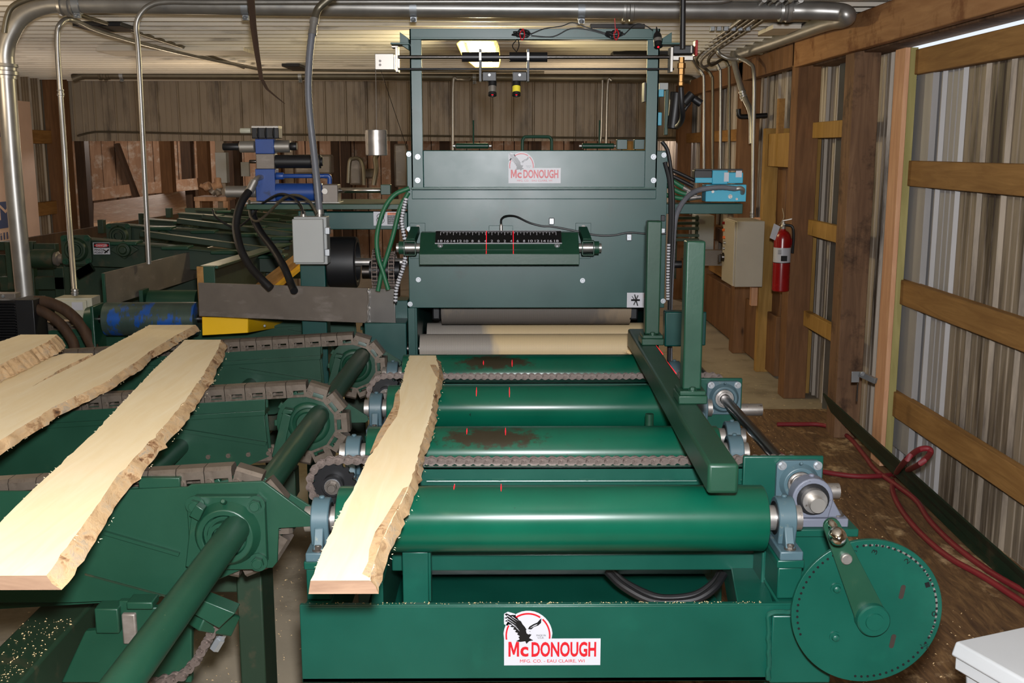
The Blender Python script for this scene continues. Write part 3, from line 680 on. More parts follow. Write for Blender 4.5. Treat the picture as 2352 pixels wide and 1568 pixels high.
# maker's sticker
def sticker(par, x0, y0, x1, y1, Y, red='redpr'):
    # drawing units follow the photographed sticker: 1397..2020 across, 557..905 down
    A_, B_ = P(x0, y1, Y), P(x1, y0, Y); wd, ht = B_.x-A_.x, B_.z-A_.z
    def q(u, v): return (A_.x+(u-1395)/627*wd, A_.z+(905-v)/350*ht)
    root = pivot('sticker', par)
    def layer(poly, m, k, nm='print_shape'):
        b = B(); b.prism([q(*p) for p in poly], 'y', Y-.0008*k, Y-.0008*(k-1)+.0002); return b.obj(nm, m, root, ang=60)
    cx, cy, R = 1553, 713, 157
    back = [(1400, 903), (2018, 903), (2018, 733), (cx+R-6, 733)]+[(cx+R*math.cos(a), cy-R*math.sin(a)) for a in [math.radians(k*10-5) for k in range(1, 19)]]+[(1400, 730)]
    layer(back, 'white', 1, 'backing')
    layer([(1400, 640), (1400, 575), (1425, 562), (1470, 575), (1480, 600), (1420, 650)], 'white', 1, 'backing')
    for a0, a1 in ((-8, 48), (56, 126), (152, 190)):
        ou = [(cx+144*math.cos(math.radians(a0+(a1-a0)*k/14)), cy-144*math.sin(math.radians(a0+(a1-a0)*k/14))) for k in range(15)]
        inn = [(cx+134*math.cos(math.radians(a1-(a1-a0)*k/14)), cy-134*math.sin(math.radians(a1-(a1-a0)*k/14))) for k in range(15)]
        layer(ou+inn, red, 2, 'ring')
    wing = [(1416, 571), (1440, 583), (1462, 580), (1468, 592), (1486, 600), (1494, 614), (1508, 622), (1518, 640), (1532, 656), (1545, 676), (1548, 700), (1575, 706), (1560, 728), (1586, 742), (1560, 748), (1543, 765), (1536, 748), (1505, 752), (1478, 748), (1500, 736), (1492, 722), (1502, 716), (1484, 704), (1490, 696), (1470, 688), (1478, 678), (1458, 672), (1466, 660), (1440, 656), (1452, 644), (1420, 640), (1440, 628), (1406, 620), (1428, 608), (1402, 600), (1424, 592), (1404, 578)]
    layer(wing, 'blackpr', 2, 'eagle')
    layer([(1552, 672), (1562, 655), (1588, 640), (1612, 630), (1628, 612), (1638, 603), (1636, 632), (1618, 648), (1590, 658), (1575, 672)], 'blackpr', 2, 'eagle_wing')
    layer([(1566, 664), (1590, 648), (1614, 638), (1606, 646), (1584, 656)], 'white', 3, 'feather')
    for (a, b_) in (((1420, 582), (1480, 625)), ((1418, 600), (1478, 640)), ((1420, 616), (1482, 655)), ((1450, 590), (1492, 618)), ((1452, 640), (1490, 668)), ((1478, 660), (1500, 684))):
        dx, dy = b_[0]-a[0], b_[1]-a[1]; l_ = math.hypot(dx, dy); nx, ny = -dy/l_*2.2, dx/l_*2.2
        layer([(a[0]+nx, a[1]+ny), b_, (a[0]-nx, a[1]-ny)], 'white', 3, 'feather')
    layer([(1540, 676), (1556, 670), (1574, 676), (1580, 690), (1574, 704), (1566, 698), (1556, 704), (1544, 696)], 'white', 3, 'eagle_head')
    layer([(1562, 684), (1568, 682), (1567, 687)], 'blackpr', 4, 'eagle_eye')
    def txt(s_, u0, v0, u1, v1, m, bold=0):
        a = q(u0, v1); c = q(u1, v0); lettering(s_, (a[0], Y-.0014, a[1]), (1,0,0), (0,0,1), c[0]-a[0], c[1]-a[1], m, root, bold=bold)
    layer([(1428, 846), (1428, 752), (1446, 752), (1462, 806), (1478, 752), (1496, 752), (1496, 846), (1482, 846), (1482, 784), (1467, 834), (1457, 834), (1442, 784), (1442, 846)], red, 2, 'lettering'); txt('c', 1504, 782, 1556, 846, red, .03); txt('DONOUGH', 1576, 752, 1990, 848, red, .03)
    txt('MFG. CO. - EAU CLAIRE, WI', 1502, 864, 1916, 887, red, 0)
    txt('MADE IN', 1607, 705, 1666, 716, 'blackpr'); txt('U.S.A.', 1616, 720, 1656, 731, 'blackpr')
    return root
sticker(rt, 1156, 1401, 1382, 1528, YP)
# small sheet steel burrs / sawdust along the ledges
def chips(name, n, fn, label, size=(.002, .007), m='sawdust', cat='sawdust'):
    b = B(); R_ = random.Random(hash(name) % 1000 if False else len(label))
    for _ in range(n):
        p = Vector(fn(R_)); l_ = R_.uniform(*size); a = R_.uniform(0, 6.28); d = Vector((math.cos(a), math.sin(a), R_.uniform(0, .3)))*l_; e = Vector((-math.sin(a), math.cos(a), 0))*l_*.35
        n0 = len(b.v); b.v += [tuple(p), tuple(p+d), tuple(p+e), tuple(p+(d+e)*.5+Vector((0,0,l_*.4)))]
        b.f += [(n0, n0+1, n0+2), (n0, n0+1, n0+3), (n0+1, n0+2, n0+3), (n0+2, n0, n0+3)]
    return b.obj(name, m, label=label, cat=cat, kind='stuff')
chips('sawdust', 200, lambda R_: (R_.uniform(xa+.005, xb-.1), R_.uniform(YP+.001, YP+.012), zt+.0005), 'fine pale sawdust scattered along the top ledge of the green front plate', (.0015, .004))
# ================================================================== FENCE BEAM
xe = P(1661, 1110, 2.3).x
fb = thing('guide_fence', 'green square-tube fence beam with two upright posts lying over the rollers', 'fence', (xe, 3.0, .885))
d_ = Vector((.017, 1, 0)).normalized()
def fpt(y, dz=0, dx=0): return Vector((xe+(y-2.3)*.017+dx, y, .921+dz))
B().beam(fpt(2.3), fpt(4.14), .070, .070).obj('beam', 'deck', fb, .008, seg=3)
for yy, zt_ in ((2.92, 1.405), (3.82, 1.40)):
    c = fpt(yy)
    dx = .02 if yy < 3 else .018
    b = B(); b.bx(c.x-.04+dx, c.x+.04+dx, yy-.05, yy+.05, .956, .980); b.obj('foot_block', 'deck', fb, .003)
    b = B(); b.bx(c.x-.036+dx, c.x+.036+dx, yy-.045, yy+.045, .980, .992); b.obj('foot_plate', 'deck', fb, .002)
    b = B(); b.bx(c.x-.026+dx, c.x+.026+dx, yy-.026, yy+.026, .992, zt_); b.obj('post', 'deck', fb, .005, seg=3)
    bolt(fb, (c.x+dx, yy-.038, .992), BOLTG, RX(-90))
for y0_ in (3.30, 3.62):
    a, c_ = fpt(y0_), fpt(y0_+.26); B().bx(a.x+.0352, a.x+.0362, a.y, c_.y, a.z+.030, a.z+.0325).obj('painted_laser_line', 'laser', fb)  # emissive strips painted on the beam side as laser light
# ================================================================== INDEX WHEEL
yw = 2.2; wc = P(1991, 1404, yw); wr_ = .166
iw = thing('index_wheel', 'round green index wheel with drilled rim and crank handle at the right front corner', 'wheel', (wc.x, yw, wc.z))
def holed_disk(cx, y, cz, R, th):
    pr = [(cx+R*math.cos(2*math.pi*k/96), cz+R*math.sin(2*math.pi*k/96)) for k in range(96)]
    b = B(); b.prism(pr, 'y', y, y+th); return b
disk = holed_disk(wc.x, yw, wc.z, wr_, .01).obj('disk', 'green', iw, .001)
b = B()
for k in range(58):
    a = math.radians(200-k*5.2); rr = wr_*.925
    b.cyl((wc.x+rr*math.cos(a), yw-.0012, wc.z+rr*math.sin(a)), (wc.x+rr*math.cos(a), yw+.001, wc.z+rr*math.sin(a)), .0028, n=10)
b.obj('rim_hole', 'blacksteel', iw)
b = B()
for k in range(26):
    a = math.radians(96-k*4.7); a2 = a-math.radians(3.0)
    pr = [(wc.x+rr_*math.cos(q_), wc.z+rr_*math.sin(q_)) for rr_, q_ in ((wr_*.915, a), (wr_*.94, a), (wr_*.94, a2), (wr_*.915, a2))]
    b.prism(pr, 'y', yw-.0006, yw+.001)
b.obj('scraped_rim_mark', 'steel', iw)
for (pxs, pys) in ((2072, 1359), (2050, 1472)):
    c = P(pxs, pys, yw); pr = []
    for k in range(16):
        a = 2*math.pi*k/16+math.radians(-8); pr.append((c.x+.0055*math.cos(a)+.002*(1 if math.sin(a) > 0 else -1), c.z+.0055*math.sin(a)+(.011 if math.sin(a) > 0 else -.011)))
    B().prism(pr, 'y', yw-.0006, yw+.002).obj('slot', 'slotdark', iw)
for (pxs, pys) in ((1921, 1351), (1918, 1462)):
    c = P(pxs, pys, yw); B().lathe([(0, .013), (.003, .013), (.003, .009), (.009, .007), (.011, .003)], (c.x, yw, c.z), (0,-1,0), 20).obj('dome_bolt', 'green', iw)
hc = P(1998, 1414, yw)
B().lathe([(0, .036), (.026, .036), (.03, .033), (.03, .020), (.034, .019), (.034, .001)], (hc.x, yw, hc.z), (0,-1,0), 32).obj('hub', 'green', iw)
tip = P(1908, 1205, yw); dv = Vector((tip.x-hc.x, 0, tip.z-hc.z)); L_ = dv.length; dv.normalize(); pn = Vector((-dv.z, 0, dv.x))
pr = []
for k in range(13): a = math.pi*k/12; pr.append((tip.x+pn.x*.018*math.cos(a)+dv.x*.018*math.sin(a), tip.z+pn.z*.018*math.cos(a)+dv.z*.018*math.sin(a)))
pr += [(hc.x-pn.x*.034, hc.z-pn.z*.034), (hc.x+pn.x*.034, hc.z+pn.z*.034)]
B().prism(pr, 'y', yw-.012, yw-.002).obj('crank_arm', 'deck', iw, .001)
pc = P(1938, 1276, yw); B().lathe([(.01, .012), (.022, .012), (.024, .010)], (pc.x, yw, pc.z), (0,-1,0), 20).obj('index_pin', 'steel', iw)
hk = P(1908, 1198, yw-.012)
dk = (P(1927, 1237, yw-.09)-hk)
B().lathe([(0, .007), (dk.length*.28, .010), (dk.length*.34, .006), (dk.length*.5, .006), (dk.length*.62, .014), (dk.length*.8, .0185), (dk.length*.95, .018), (dk.length*1.1, .011), (dk.length*1.16, .002)], hk, dk, 24).obj('handle', 'chrome', iw, ang=60)
for s_, a_, b_, ro in (('3½', 1961, 1270, 80), ('3', 2009, 1266, 70), ('2', 2084, 1287, 40), ('1', 2131, 1342, 20), ('0', 2146, 1409, 0), ('-½', 2125, 1482, -20)):
    c = P(a_, b_, yw-.0008); rr = math.radians(ro); u_ = Vector((math.cos(rr), 0, math.sin(rr))); v_ = Vector((-math.sin(rr), 0, math.cos(rr)))
    lettering(s_, c-u_*.006*len(s_)-v_*.006, u_, v_, .010*len(s_), .012, 'blackpr', iw, 'handwritten_mark', keep=False)
B().cyl((hc.x, yw+.01, hc.z), (hc.x, 2.5, hc.z), .02, n=20).obj('axle', 'steel', iw)
# ================================================================== EDGER
YE = 4.40
def pb(b, px0, px1, py0, py1, Y, dp=.02, m=None):      # box whose front face covers the pixel box at depth Y
    a, c = P(px0, py1, Y), P(px1, py0, Y); xm = P(px0, (py0+py1)/2, Y).x; xn = P(px1, (py0+py1)/2, Y).x
    return b.bx(xm, xn, Y, Y+dp, a.z, c.z)
def pobj(name, m, par, px0, px1, py0, py1, Y, dp=.02, bev=.002, **k):
    return pb(B(), px0, px1, py0, py1, Y, dp).obj(name, m, par, bev, **k)
ed = thing('edger', 'large green board edger with upright front plate, knurled feed rolls and tall sensor frame', 'edger', (.15, 5.0, 0))
fp_ = pobj('front_plate', 'plate', ed, 937, 1530, 346, 707, YE, .012, .002)
ex0, ex1 = P(937, 520, YE).x, P(1530, 520, YE).x; ez0 = P(1200, 707, YE).z; ez1 = P(1200, 346, YE).z
B().bx(ex0+.01, ex1-.01, YE+.012, 5.5, ez0+.08, ez1-.01).obj('body', 'plate', ed, .003)
for xa_, xb_ in ((ex0+.015, ex0+.03), (ex1-.03, ex1-.015)):
    B().bx(xa_, xb_, YE+.02, 5.5, .02, ez0+.1).obj('side_panel', 'plate', ed, .002)
B().bx(ex0+.03, ex1-.03, 5.35, 5.37, .3, 1.1).obj('rear_baffle', 'knurl2', ed)
pobj('hood', 'plate', ed, 972, 1484, 345, 431, YE-.035, .033, .003)
pobj('hood_lip', 'green', ed, 944, 1508, 430, 434, YE-.06, .058, .001)
pobj('stiffener_bar', 'plate', ed, 946, 1507, 436, 457, YE-.012, .011, .002)
# frame uprights: steel angles
for (a_, c_, fl_) in ((943, 970, 1), (1484, 1512, -1)):
    z0_, z1_ = P(a_, 431, YE-.06).z, P(a_, 66, YE-.06).z; xA, xB = P(a_, 250, YE-.06).x, P(c_, 250, YE-.06).x
    b = B(); b.bx(xA, xB, YE-.06, YE-.052, z0_, z1_)
    if fl_ > 0: b.bx(xA, xA+.007, YE-.06, YE-.0, z0_, z1_)
    else: b.bx(xB-.007, xB, YE-.06, YE-.0, z0_, z1_)
    u_ = b.obj('upright', 'plate', ed, .0015)
    for py in (360, 414): bolt(ed, P((a_+c_)/2+3, py, YE-.06), s=.95)
pobj('crossbeam', 'plate', ed, 943, 1500, 66, 88, YE-.065, .008, .001)
pobj('crossbeam_flange', 'plate', ed, 943, 1500, 86, 90, YE-.085, .06, .001)
for px0, px1, q in ((922, 942, 1), (1516, 1536, -1)):
    b = B(); a0, a1 = P(px0, 78, YE-.05), P(px1, 118, YE-.05); zz = P(px0, 105, YE-.05).z
    if q > 0: b.prism([(a0.x, a0.z), (a1.x, P(px1, 92, YE-.05).z), (a1.x, a1.z), (a0.x, zz)], 'y', YE-.12, YE-.05)
    else: b.prism([(a0.x, P(px0, 92, YE-.05).z), (a1.x, a0.z), (a1.x, zz), (a0.x, zz)], 'y', YE-.12, YE-.05)
    b.bx(P(900 if q > 0 else 1516, 100, YE-.1).x, P(942 if q > 0 else 1560, 100, YE-.1).x, YE-.15, YE-.05, zz-.004, zz+.003)
    b.obj('gusset', 'plate', ed, .001)
for (x_, y_) in ((939, 354), (1525, 356), (940, 526), (961, 642), (1338, 644), (1523, 691), (942, 698)):
    bolt(ed, P(x_, y_, YE), s=.9)
# things on the hood top
zt_ = ez1
t = B(); hz = P(1234, 314, 4.75).z; h0, h1 = P(1200, 330, 4.75).x, P(1267, 330, 4.75).x
t.tube([(h0, 4.75, zt_-.01), (h0, 4.75, hz-.02), (h0+.006, 4.75, hz-.005), (h0+.02, 4.75, hz), (h1-.02, 4.75, hz), (h1-.006, 4.75, hz-.005), (h1, 4.75, hz-.02), (h1, 4.75, zt_-.01)], .007, 10, 3)
t.obj('grab_handle', 'deck', ed)
for (a_, c_) in ((1046, 1123), (1336, 1411)):
    p0, p1 = P(a_, 335, 5.2), P(c_, 335, 5.2); hcy = B().lathe([(0, .006), (.004, .013), ((p1-p0).length-.004, .013), ((p1-p0).length, .006)], p0, p1-p0, 20).obj('hinge_roll', 'deck', ed)
    q = P((a_+c_)/2+3, 330, 5.2); B().cyl(q, q+Vector((0, 0, .11)), .004, n=8).obj('rod', 'deck', hcy)
    for pe, dd in ((p0, -1), (p1, 1)): B().cyl(pe, pe+Vector((dd*.012, 0, 0)), .008, n=12).obj('pin', 'steel', hcy)
pobj('lug', 'plate', ed, 1417, 1441, 320, 343, 4.9, .05); pobj('lug', 'plate', ed, 1457, 1481, 320, 343, 4.9, .05)
sticker(ed, 1167, 349, 1289, 421, YE-.035)
# feed rolls
def feedroll(y, zc_, r, xa_, xb_, m):
    b = B(); n = 64; b.cyl((xa_, y, zc_), (xb_, y, zc_), r, n=n)
    o = b.obj('feed_roll', m, ed, ang=50); me = o.data; uv = me.uv_layers.new(name='uv')
    off = WL[o.name]
    for lp in me.loops:
        c = me.vertices[lp.vertex_index].co+off; a = math.atan2(c.z-zc_, c.y-y)
        if a < -1.6: a += 2*math.pi
        uv.data[lp.index].uv = (c.x, a*r)
    me.update(); B().cyl((xa_-.06, y, zc_), (xb_+.06, y, zc_), .025, n=16).obj('roller_shaft', 'shaft', o)
feedroll(4.50, .870-.06, .062, P(966, 795, 4.5).x, P(1478, 795, 4.5).x, 'knurl1')
feedroll(4.80, .872-.062, .062, P(982, 760, 4.8).x, P(1482, 760, 4.8).x, 'knurl1')
feedroll(4.68, P(1200, 745, 4.68).z+.1, .098, P(1016, 730, 4.68).x, P(1444, 730, 4.68).x, 'knurl2')
B().bx(ex0+.03, ex1-.03, 4.5, 5.3, .60, .66).obj('dust_tray', 'knurl1', ed)
for px in (1004, 1458): pobj('roll_arm', 'blacksteel', ed, px-12, px+8, 690, 735, 4.6, .05, .008)
pobj('side_block', 'plate', ed, 838, 934, 742, 850, 4.46, .3, .003)
pobj('corner_plate', 'plate', ed, 938, 954, 707, 835, YE+.002, .01, .001)
pobj('bracket_block', 'plate', ed, 1527, 1610, 716, 796, 4.2, .06, .006)
pobj('bracket_plate', 'plate', ed, 1560, 1622, 716, 794, 4.3, .01, .006)
p = P(1546, 607, 4.5); B().cyl(p, (p.x+.035, p.y, p.z), .016, n=16).obj('stop_knob', 'black', ed)
# sawdust spilling off the feed roll
chips('sawdust', 260, lambda R_: (lambda a: (P(1432, 830, 4.33).x+R_.gauss(0, .008)*a, 4.16-.1*(1-a)+.2*(1-a)*0+R_.uniform(0, .04), .86+.0*a))(R_.uniform(.3, 1)), 'small heap of pale sawdust on the last roller beside the fence beam', (.002, .004))
# warning stickers
def warn(par, px0, px1, py0, py1, Y, kind=0):
    root = pivot('warning_sticker', par); pb(B(), px0, px1, py0, py1, Y-.001, .001).obj('backing', 'white', root, .0)
    h = py1-py0
    if kind == 0:
        pb(B(), px1-4, px1-1, py0+2, py0+h*.35, Y-.0018, .001).obj('print_shape', 'redpr', root); pb(B(), px1-4, px1-1, py0+h*.4, py1-3, Y-.0018, .001).obj('print_shape', 'bluepr', root)
        cx_, cy_ = (px0+px1)/2-2, (py0+py1)/2
        for (dx0, dy0, dx1, dy1, r_) in ((-10, 0, 10, 0, .004), (-2, -13, 5, 13, .0025), (6, -11, -4, 11, .0025), (-8, -9, 4, 8, .0015)):
            B().tube([P(cx_+dx0, cy_+dy0, Y-.002), P(cx_+dx1, cy_+dy1, Y-.002)], r_, 6, 0).obj('pictogram', 'blackpr', root)
    else:
        m_ = px0+(px1-px0)*.52
        pb(B(), m_, px1-2, py0+2, py0+h*.24, Y-.0018, .001).obj('print_shape', 'orangepr', root); pb(B(), m_, px1-2, py0+h*.26, py1-3, Y-.0018, .001).obj('print_shape', 'blackpr', root)
        a = P(m_+6, py0+h*.22, Y-.0025); lettering('WARNING', a, (1,0,0), (0,0,1), P(px1-4, py0, Y).x-a.x, .010, 'blackpr', root)
        for k, s_ in enumerate(('Pinch point.', 'Keep hands clear', 'of inrunning', 'rollers.')):
            a = P(m_+3, py0+h*(.42+.14*k), Y-.0025); lettering(s_, a, (1,0,0), (0,0,1), (.050, .056, .04, .03)[k], .006, 'white', root)
        for dy, rr in ((.35, 8), (.62, 9)):
            c = P((px0+m_)/2, py0+h*dy, Y-.002); pts = [(c.x+rr*Y/F*math.cos(q), c.y, c.z+rr*Y/F*.8*math.sin(q)) for q in [k*.5236 for k in range(13)]]
            B().tube(pts, .0012, 5, 0).obj('pictogram', 'blackpr', root)
    return root
warn(ed, 1440, 1483, 672, 706, YE, 0)
# ------------------------------------------------------------------ measuring bar
yb_ = 4.18
mb = thing('scale_bar', 'green sloped bar carrying a black and white number scale across the edger front', 'scale', (P(1146, 600, 4.2).x, 4.2, 1.2))
zz = [P(1146, 608, 4.18).z, P(1146, 583, 4.18).z, P(1146, 534, 4.27).z]
bx0, bx1 = P(963, 590, 4.18).x, P(1331, 590, 4.18).x
B().prism([(4.18, zz[0]), (4.18, zz[1]), (4.27, zz[2]), (4.33, zz[2]), (4.33, zz[0])], 'x', bx0, bx1).obj('bar', 'deck', mb, .002)
o_ = Vector((P(1146, 583, 4.18).x, 4.18, zz[1])); sv = Vector((0, .09, zz[2]-zz[1])); sl = sv.length; sv.normalize(); sn = Vector((1,0,0)).cross(sv)
def slab(x0, x1, s0, s1, h0, h1, nm, m, par=mb, bev=0):
    vs = [o_+Vector((x, 0, 0))+sv*s+sn*h for h in (h0, h1) for x, s in ((x0, s0), (x1, s0), (x1, s1), (x0, s1))]
    return B().add(vs, [(0,3,2,1),(4,5,6,7),(0,1,5,4),(1,2,6,5),(2,3,7,6),(3,0,4,7)]).obj(nm, m, par, bev)
slab(-.257, .253, .018, sl-.005, 0, .005, 'mounting_plate', 'deck', bev=.001)
sc = slab(-.252, .248, .052, sl+.002, .005, .008, 'scale_plate', 'blackpr', bev=.0005)
slab(-.253, .249, .0505, .0525, .0052, .0088, 'scale_edge', 'white')
slab(-.253, .249, sl+.0015, sl+.003, .0052, .0088, 'scale_edge', 'white')
U = .01276; cx0 = P(1144.5, 545, 4.22).x-o_.x
for k in range(-18, 19):
    x = cx0+k*U; e = k % 2 == 0
    slab(x-.0009, x+.0009, sl-(.022 if e else .013), sl-.004, .008, .0085, 'tick', 'white', sc)
    if e:
        t_ = str(abs(k)); wd_ = .0085 if len(t_) == 1 else .018
        lettering(t_, o_+Vector((x-wd_/2, 0, 0))+sv*.056+sn*.0082, (1,0,0), sv, wd_, .013, 'white', sc, 'numeral', bold=.015)
slab(cx0-18*U, cx0+18*U, sl-.005, sl-.0038, .008, .0085, 'tick', 'white', sc)
for px_s in (1117, 1179):
    x = P(px_s, 560, 4.22).x-o_.x
    slab(x-.0010, x+.0010, .0, .018, .0006, .0010, 'painted_laser_line', 'laser'); slab(x-.0010, x+.0010, .018, .052, .0052, .0056, 'painted_laser_line', 'laser')  # glowing strips painted across the bar and scale as laser lines
    slab(x-.0010, x+.0010, .052, sl, .0086, .009, 'painted_laser_line', 'laser')
for pxq in (1011, 1280):
    x = P(pxq, 565, 4.2).x-o_.x; c = o_+Vector((x, 0, 0))+sv*.040+sn*.005
    B().lathe([(0, .011), (.002, .011), (.002, .008), (.006, .005), (.007, .001)], c, sn, 20).obj('bolt', 'bolt', mb)
for sgn, pxa_, pxb_, pxp in ((-1, 928, 956, 960), (1, 1336, 1364, 1340)):
    a_, c_ = P(pxa_, 569, 4.24), P(pxb_, 569, 4.24)
    b = B(); x0_, x1_ = a_.x, c_.x; zc_ = a_.z; h_ = .029
    b.bx(x0_, x1_, 4.22, 4.27, zc_-h_, zc_-h_+.004).bx(x0_, x1_, 4.22, 4.27, zc_+h_-.004, zc_+h_).bx(x0_, x0_+.004, 4.22, 4.27, zc_-h_, zc_+h_).bx(x1_-.004, x1_, 4.22, 4.27, zc_-h_, zc_+h_)
    b.beam((a_.x/2+c_.x/2, 4.27, zc_+.02), (a_.x/2+c_.x/2-sgn*.01, 4.39, zc_+.06), .035, .03)
    b.obj('swing_arm', 'deck', mb, .001)
    s0_ = -1 if sgn < 0 else 1
    B().cyl((bx0 if sgn < 0 else bx1, 4.245, zc_), ((x0_ if sgn < 0 else x1_)+s0_*.03, 4.245, zc_), .018, n=20).obj('pivot_pin', 'steel', mb)
    B().lathe([(0, .026), (.018, .026)], ((x0_ if sgn < 0 else x1_)+s0_*.002, 4.245, zc_), (s0_, 0, 0), 20).obj('collar', 'deck', mb)
    pobj('anchor_plate', 'plate', mb, pxp-18, pxp+17, 512, 594, YE-.008, .008, .001)
    c = P(pxp, 521, YE-.009); B().lathe([(0, .008), (.001, .008), (.001, .0055), (.0005, .0055)], c, (0,-1,0), 16).obj('bolt_hole', 'shaft', mb)
pobj('sensor_tab', 'plate', mb, 1123, 1178, 518, 534, 4.32, .005, .001)
q = P(1151, 520, 4.3); B().lathe([(0, .006), (.02, .007), (.035, .006), (.04, .004)], (q.x, 4.30, q.z-.03), (0,0,1), 14).obj('cable_connector', 'steel', mb)
t = B(); t.tube([P(1151, 515, 4.3), P(1152, 503, 4.31), P(1163, 496, 4.34), P(1185, 497, 4.37), P(1215, 511, 4.385), P(1245, 519, 4.388), P(1268, 520, 4.388), P(1320, 530, 4.388), P(1370, 540, 4.388), P(1410, 540, 4.388), P(1446, 534, 4.388), P(1500, 538, 4.388), P(1530, 536, 4.388)], .0042, 8)
sc_ = t.obj('sensor_cable', 'black', label='thin black cable looping across the edger front plate above the number scale', cat='cable')
for (x_, y_, d__) in ((1267, 508, 1), (1445, 545, -1)):
    c = P(x_, y_, 4.385); b = B(); b.bx(c.x-.011, c.x+.011, 4.382, 4.394, c.z-.014, c.z+.014)
    o = b.obj('cable_clip', 'bolt', ed, .003); bolt(ed, (c.x, 4.382, c.z), s=.5)
for y_ in (532, 502):
    pobj('cable_clip', 'bolt' if y_ > 520 else 'blacksteel', ed, 1518, 1528, y_-8, y_+6, YE-.01, .01, .002)
# ------------------------------------------------------------------ laser rig
yl = 4.25
lr = thing('laser_rig', 'black twin-rod slide carrying two line lasers across the top of the green frame', 'laser rig', (P(1230, 130, yl).x, yl, P(1230, 160, yl).z))
B().cyl(P(912, 131, yl), P(1560, 131, yl), .0068, n=16).obj('rod', 'shaft', lr)
B().cyl(P(912, 158.5, yl), P(1548, 158.5, yl), .0042, n=12).obj('rod', 'blacksteel', lr)
for a_, c_ in ((1061, 1147), (1170, 1257)):
    B().lathe([(0, .016), (0, .0185), ((P(c_, 131, yl)-P(a_, 131, yl)).length, .0185), ((P(c_, 131, yl)-P(a_, 131, yl)).length, .01)], P(a_, 131, yl), (1,0,0), 24).obj('sleeve', 'blacksteel', lr)
for (pc_, mx0, mx1, lx, mm) in ((1103, 1108, 1140, 1131, 'alum'), (1213, 1177, 1210, 1186, 'yellowpr')):
    cl_ = pobj('clamp_plate', 'black', lr, pc_-3, pc_+3, 112, 187, yl-.03, .06, .001)
    pobj('clamp_screw_plate', 'alum', cl_, pc_-2.5, pc_+2.5, 120, 138, yl-.032, .002, .0)
    mo = pobj('mount_block', 'black', lr, mx0, mx1, 165, 186, yl-.02, .04, .002)
    c = P((mx0+mx1)/2, 172, yl-.02); B().cyl(c, c+Vector((0, -.003, 0)), .005, n=14).obj('screw', 'bolt', mo)
    top = P(lx, 188, yl); ax = Vector((0, -.35, -1)).normalized()
    ls = B().lathe([(0, .012), (0, .0165), (.022, .0165), (.022, .0155), (.05, .0155), (.05, .0165), (.060, .0165), (.060, .011), (.056, .010)], top+Vector((0, 0, .004)), ax, 24).obj('laser_head', 'black', lr)
    B().lathe([(.024, .0157), (.048, .0157)], top+Vector((0, 0, .004)), ax, 24).obj('label_sleeve', mm, ls)
    B().lathe([(.0565, .0045), (.0575, .003)], top+Vector((0, 0, .004)), ax, 12).obj('lens', 'laser', ls)
lettering('LASER', P(1179, 195, yl-.028), (1,0,0), (0,-.35,1), .02, .004, 'blackpr', lr)
b = B(); pb(b, 861, 905, 123, 160, yl-.03, .06); o = b.obj('pulley_box', 'alum', lr, .002)
for y_ in (140, 149): B().cyl(P(873, y_, yl-.03), P(873, y_, yl-.03)+Vector((0, -.002, 0)), .005, n=12).obj('screw', 'shaft', o)
b = B(); pb(b, 908, 914, 107, 165, yl-.04, .07); pb(b, 899, 914, 105, 109, yl-.04, .07); b.obj('end_bracket', 'alum', lr, .001)
b = B(); pb(b, 1540, 1546, 108, 165, yl-.04, .07); pb(b, 1546, 1592, 128, 138, yl-.03, .05); b.obj('end_bracket', 'alum', lr, .001)
b = B(); pb(b, 1546, 1594, 104, 124, yl-.03, .06); o = b.obj('drive_motor', 'black', lr, .004)
pobj('motor_flag', 'red', lr, 1597, 1603, 92, 128, yl-.03, .05); pobj('motor_plate', 'alum', lr, 1586, 1590, 104, 122, yl-.034, .004)
wt = thing('counterweight', 'shiny steel cylinder weight hanging on a thin cord from the laser slide', 'counterweight', P(865, 358, yl))
pw = P(865, 357, yl); pt_ = P(865, 298, yl)
B().lathe([(0, .039), (.002, .042), (pt_.z-pw.z-.002, .042), (pt_.z-pw.z, .039)], pw, (0,0,1), 40).obj('weight', 'steel', wt)
B().cyl(pt_, P(863, 159, yl), .0012, n=6).obj('cord', 'alum', wt)
B().cyl(P(874, 160, yl), P(935, 342, 4.5), .0012, n=6).obj('tension_cord', 'shaft', label='thin dark cord slanting from the pulley box down to the hood corner', cat='cord')
# cable bundles tied on the crossbeam
for (c0, nm) in ((1197, 'left'), (1413, 'right')):
    root = thing('cable_bundle', 'coiled black cable bundle tied to the crossbeam, %s of the two' % nm, 'cable bundle', P(c0, 80, 4.32), 'coiled cable bundles on the crossbeam')
    R_ = random.Random(c0); t = B(); pts = []
    for k in range(44):
        a = k*.9; pts.append(P(c0+(20+R_.uniform(-14, 5))*math.cos(a), 78+(7+R_.uniform(-6, 5))*math.sin(a), 4.318-R_.uniform(0, .02)))
    t.tube(pts, .0022, 6, 4); t.obj('coil', 'black', root)
    t = B(); t.tube([P(c0+4, 66, 4.30), P(c0-3, 78, 4.29), P(c0+2, 92, 4.30), P(c0+8, 80, 4.29), P(c0+4, 66, 4.30)], .0022, 6, 4); 
    if nm == 'right': t.tube([P(c0+1, 76, 4.29), P(c0-1, 42, 4.29)], .0015, 6, 0)
    t.obj('cable_tie', 'redpr', root, label='orange red tie')
t = B(); t.tube([P(1220, 78, 4.31), P(1250, 66, 4.31), P(1290, 60, 4.31), P(1315, 52, 4.31), P(1345, 62, 4.31), P(1390, 76, 4.31)], .0022, 6)
t.obj('laser_cable', 'black', label='black cable arching between the two coils over the crossbeam', cat='cable')
t = B(); t.tube([P(1220, 82, 4.31), P(1270, 84, 4.31), P(1310, 66, 4.31), P(1350, 68, 4.31), P(1395, 80, 4.31)], .0022, 6)
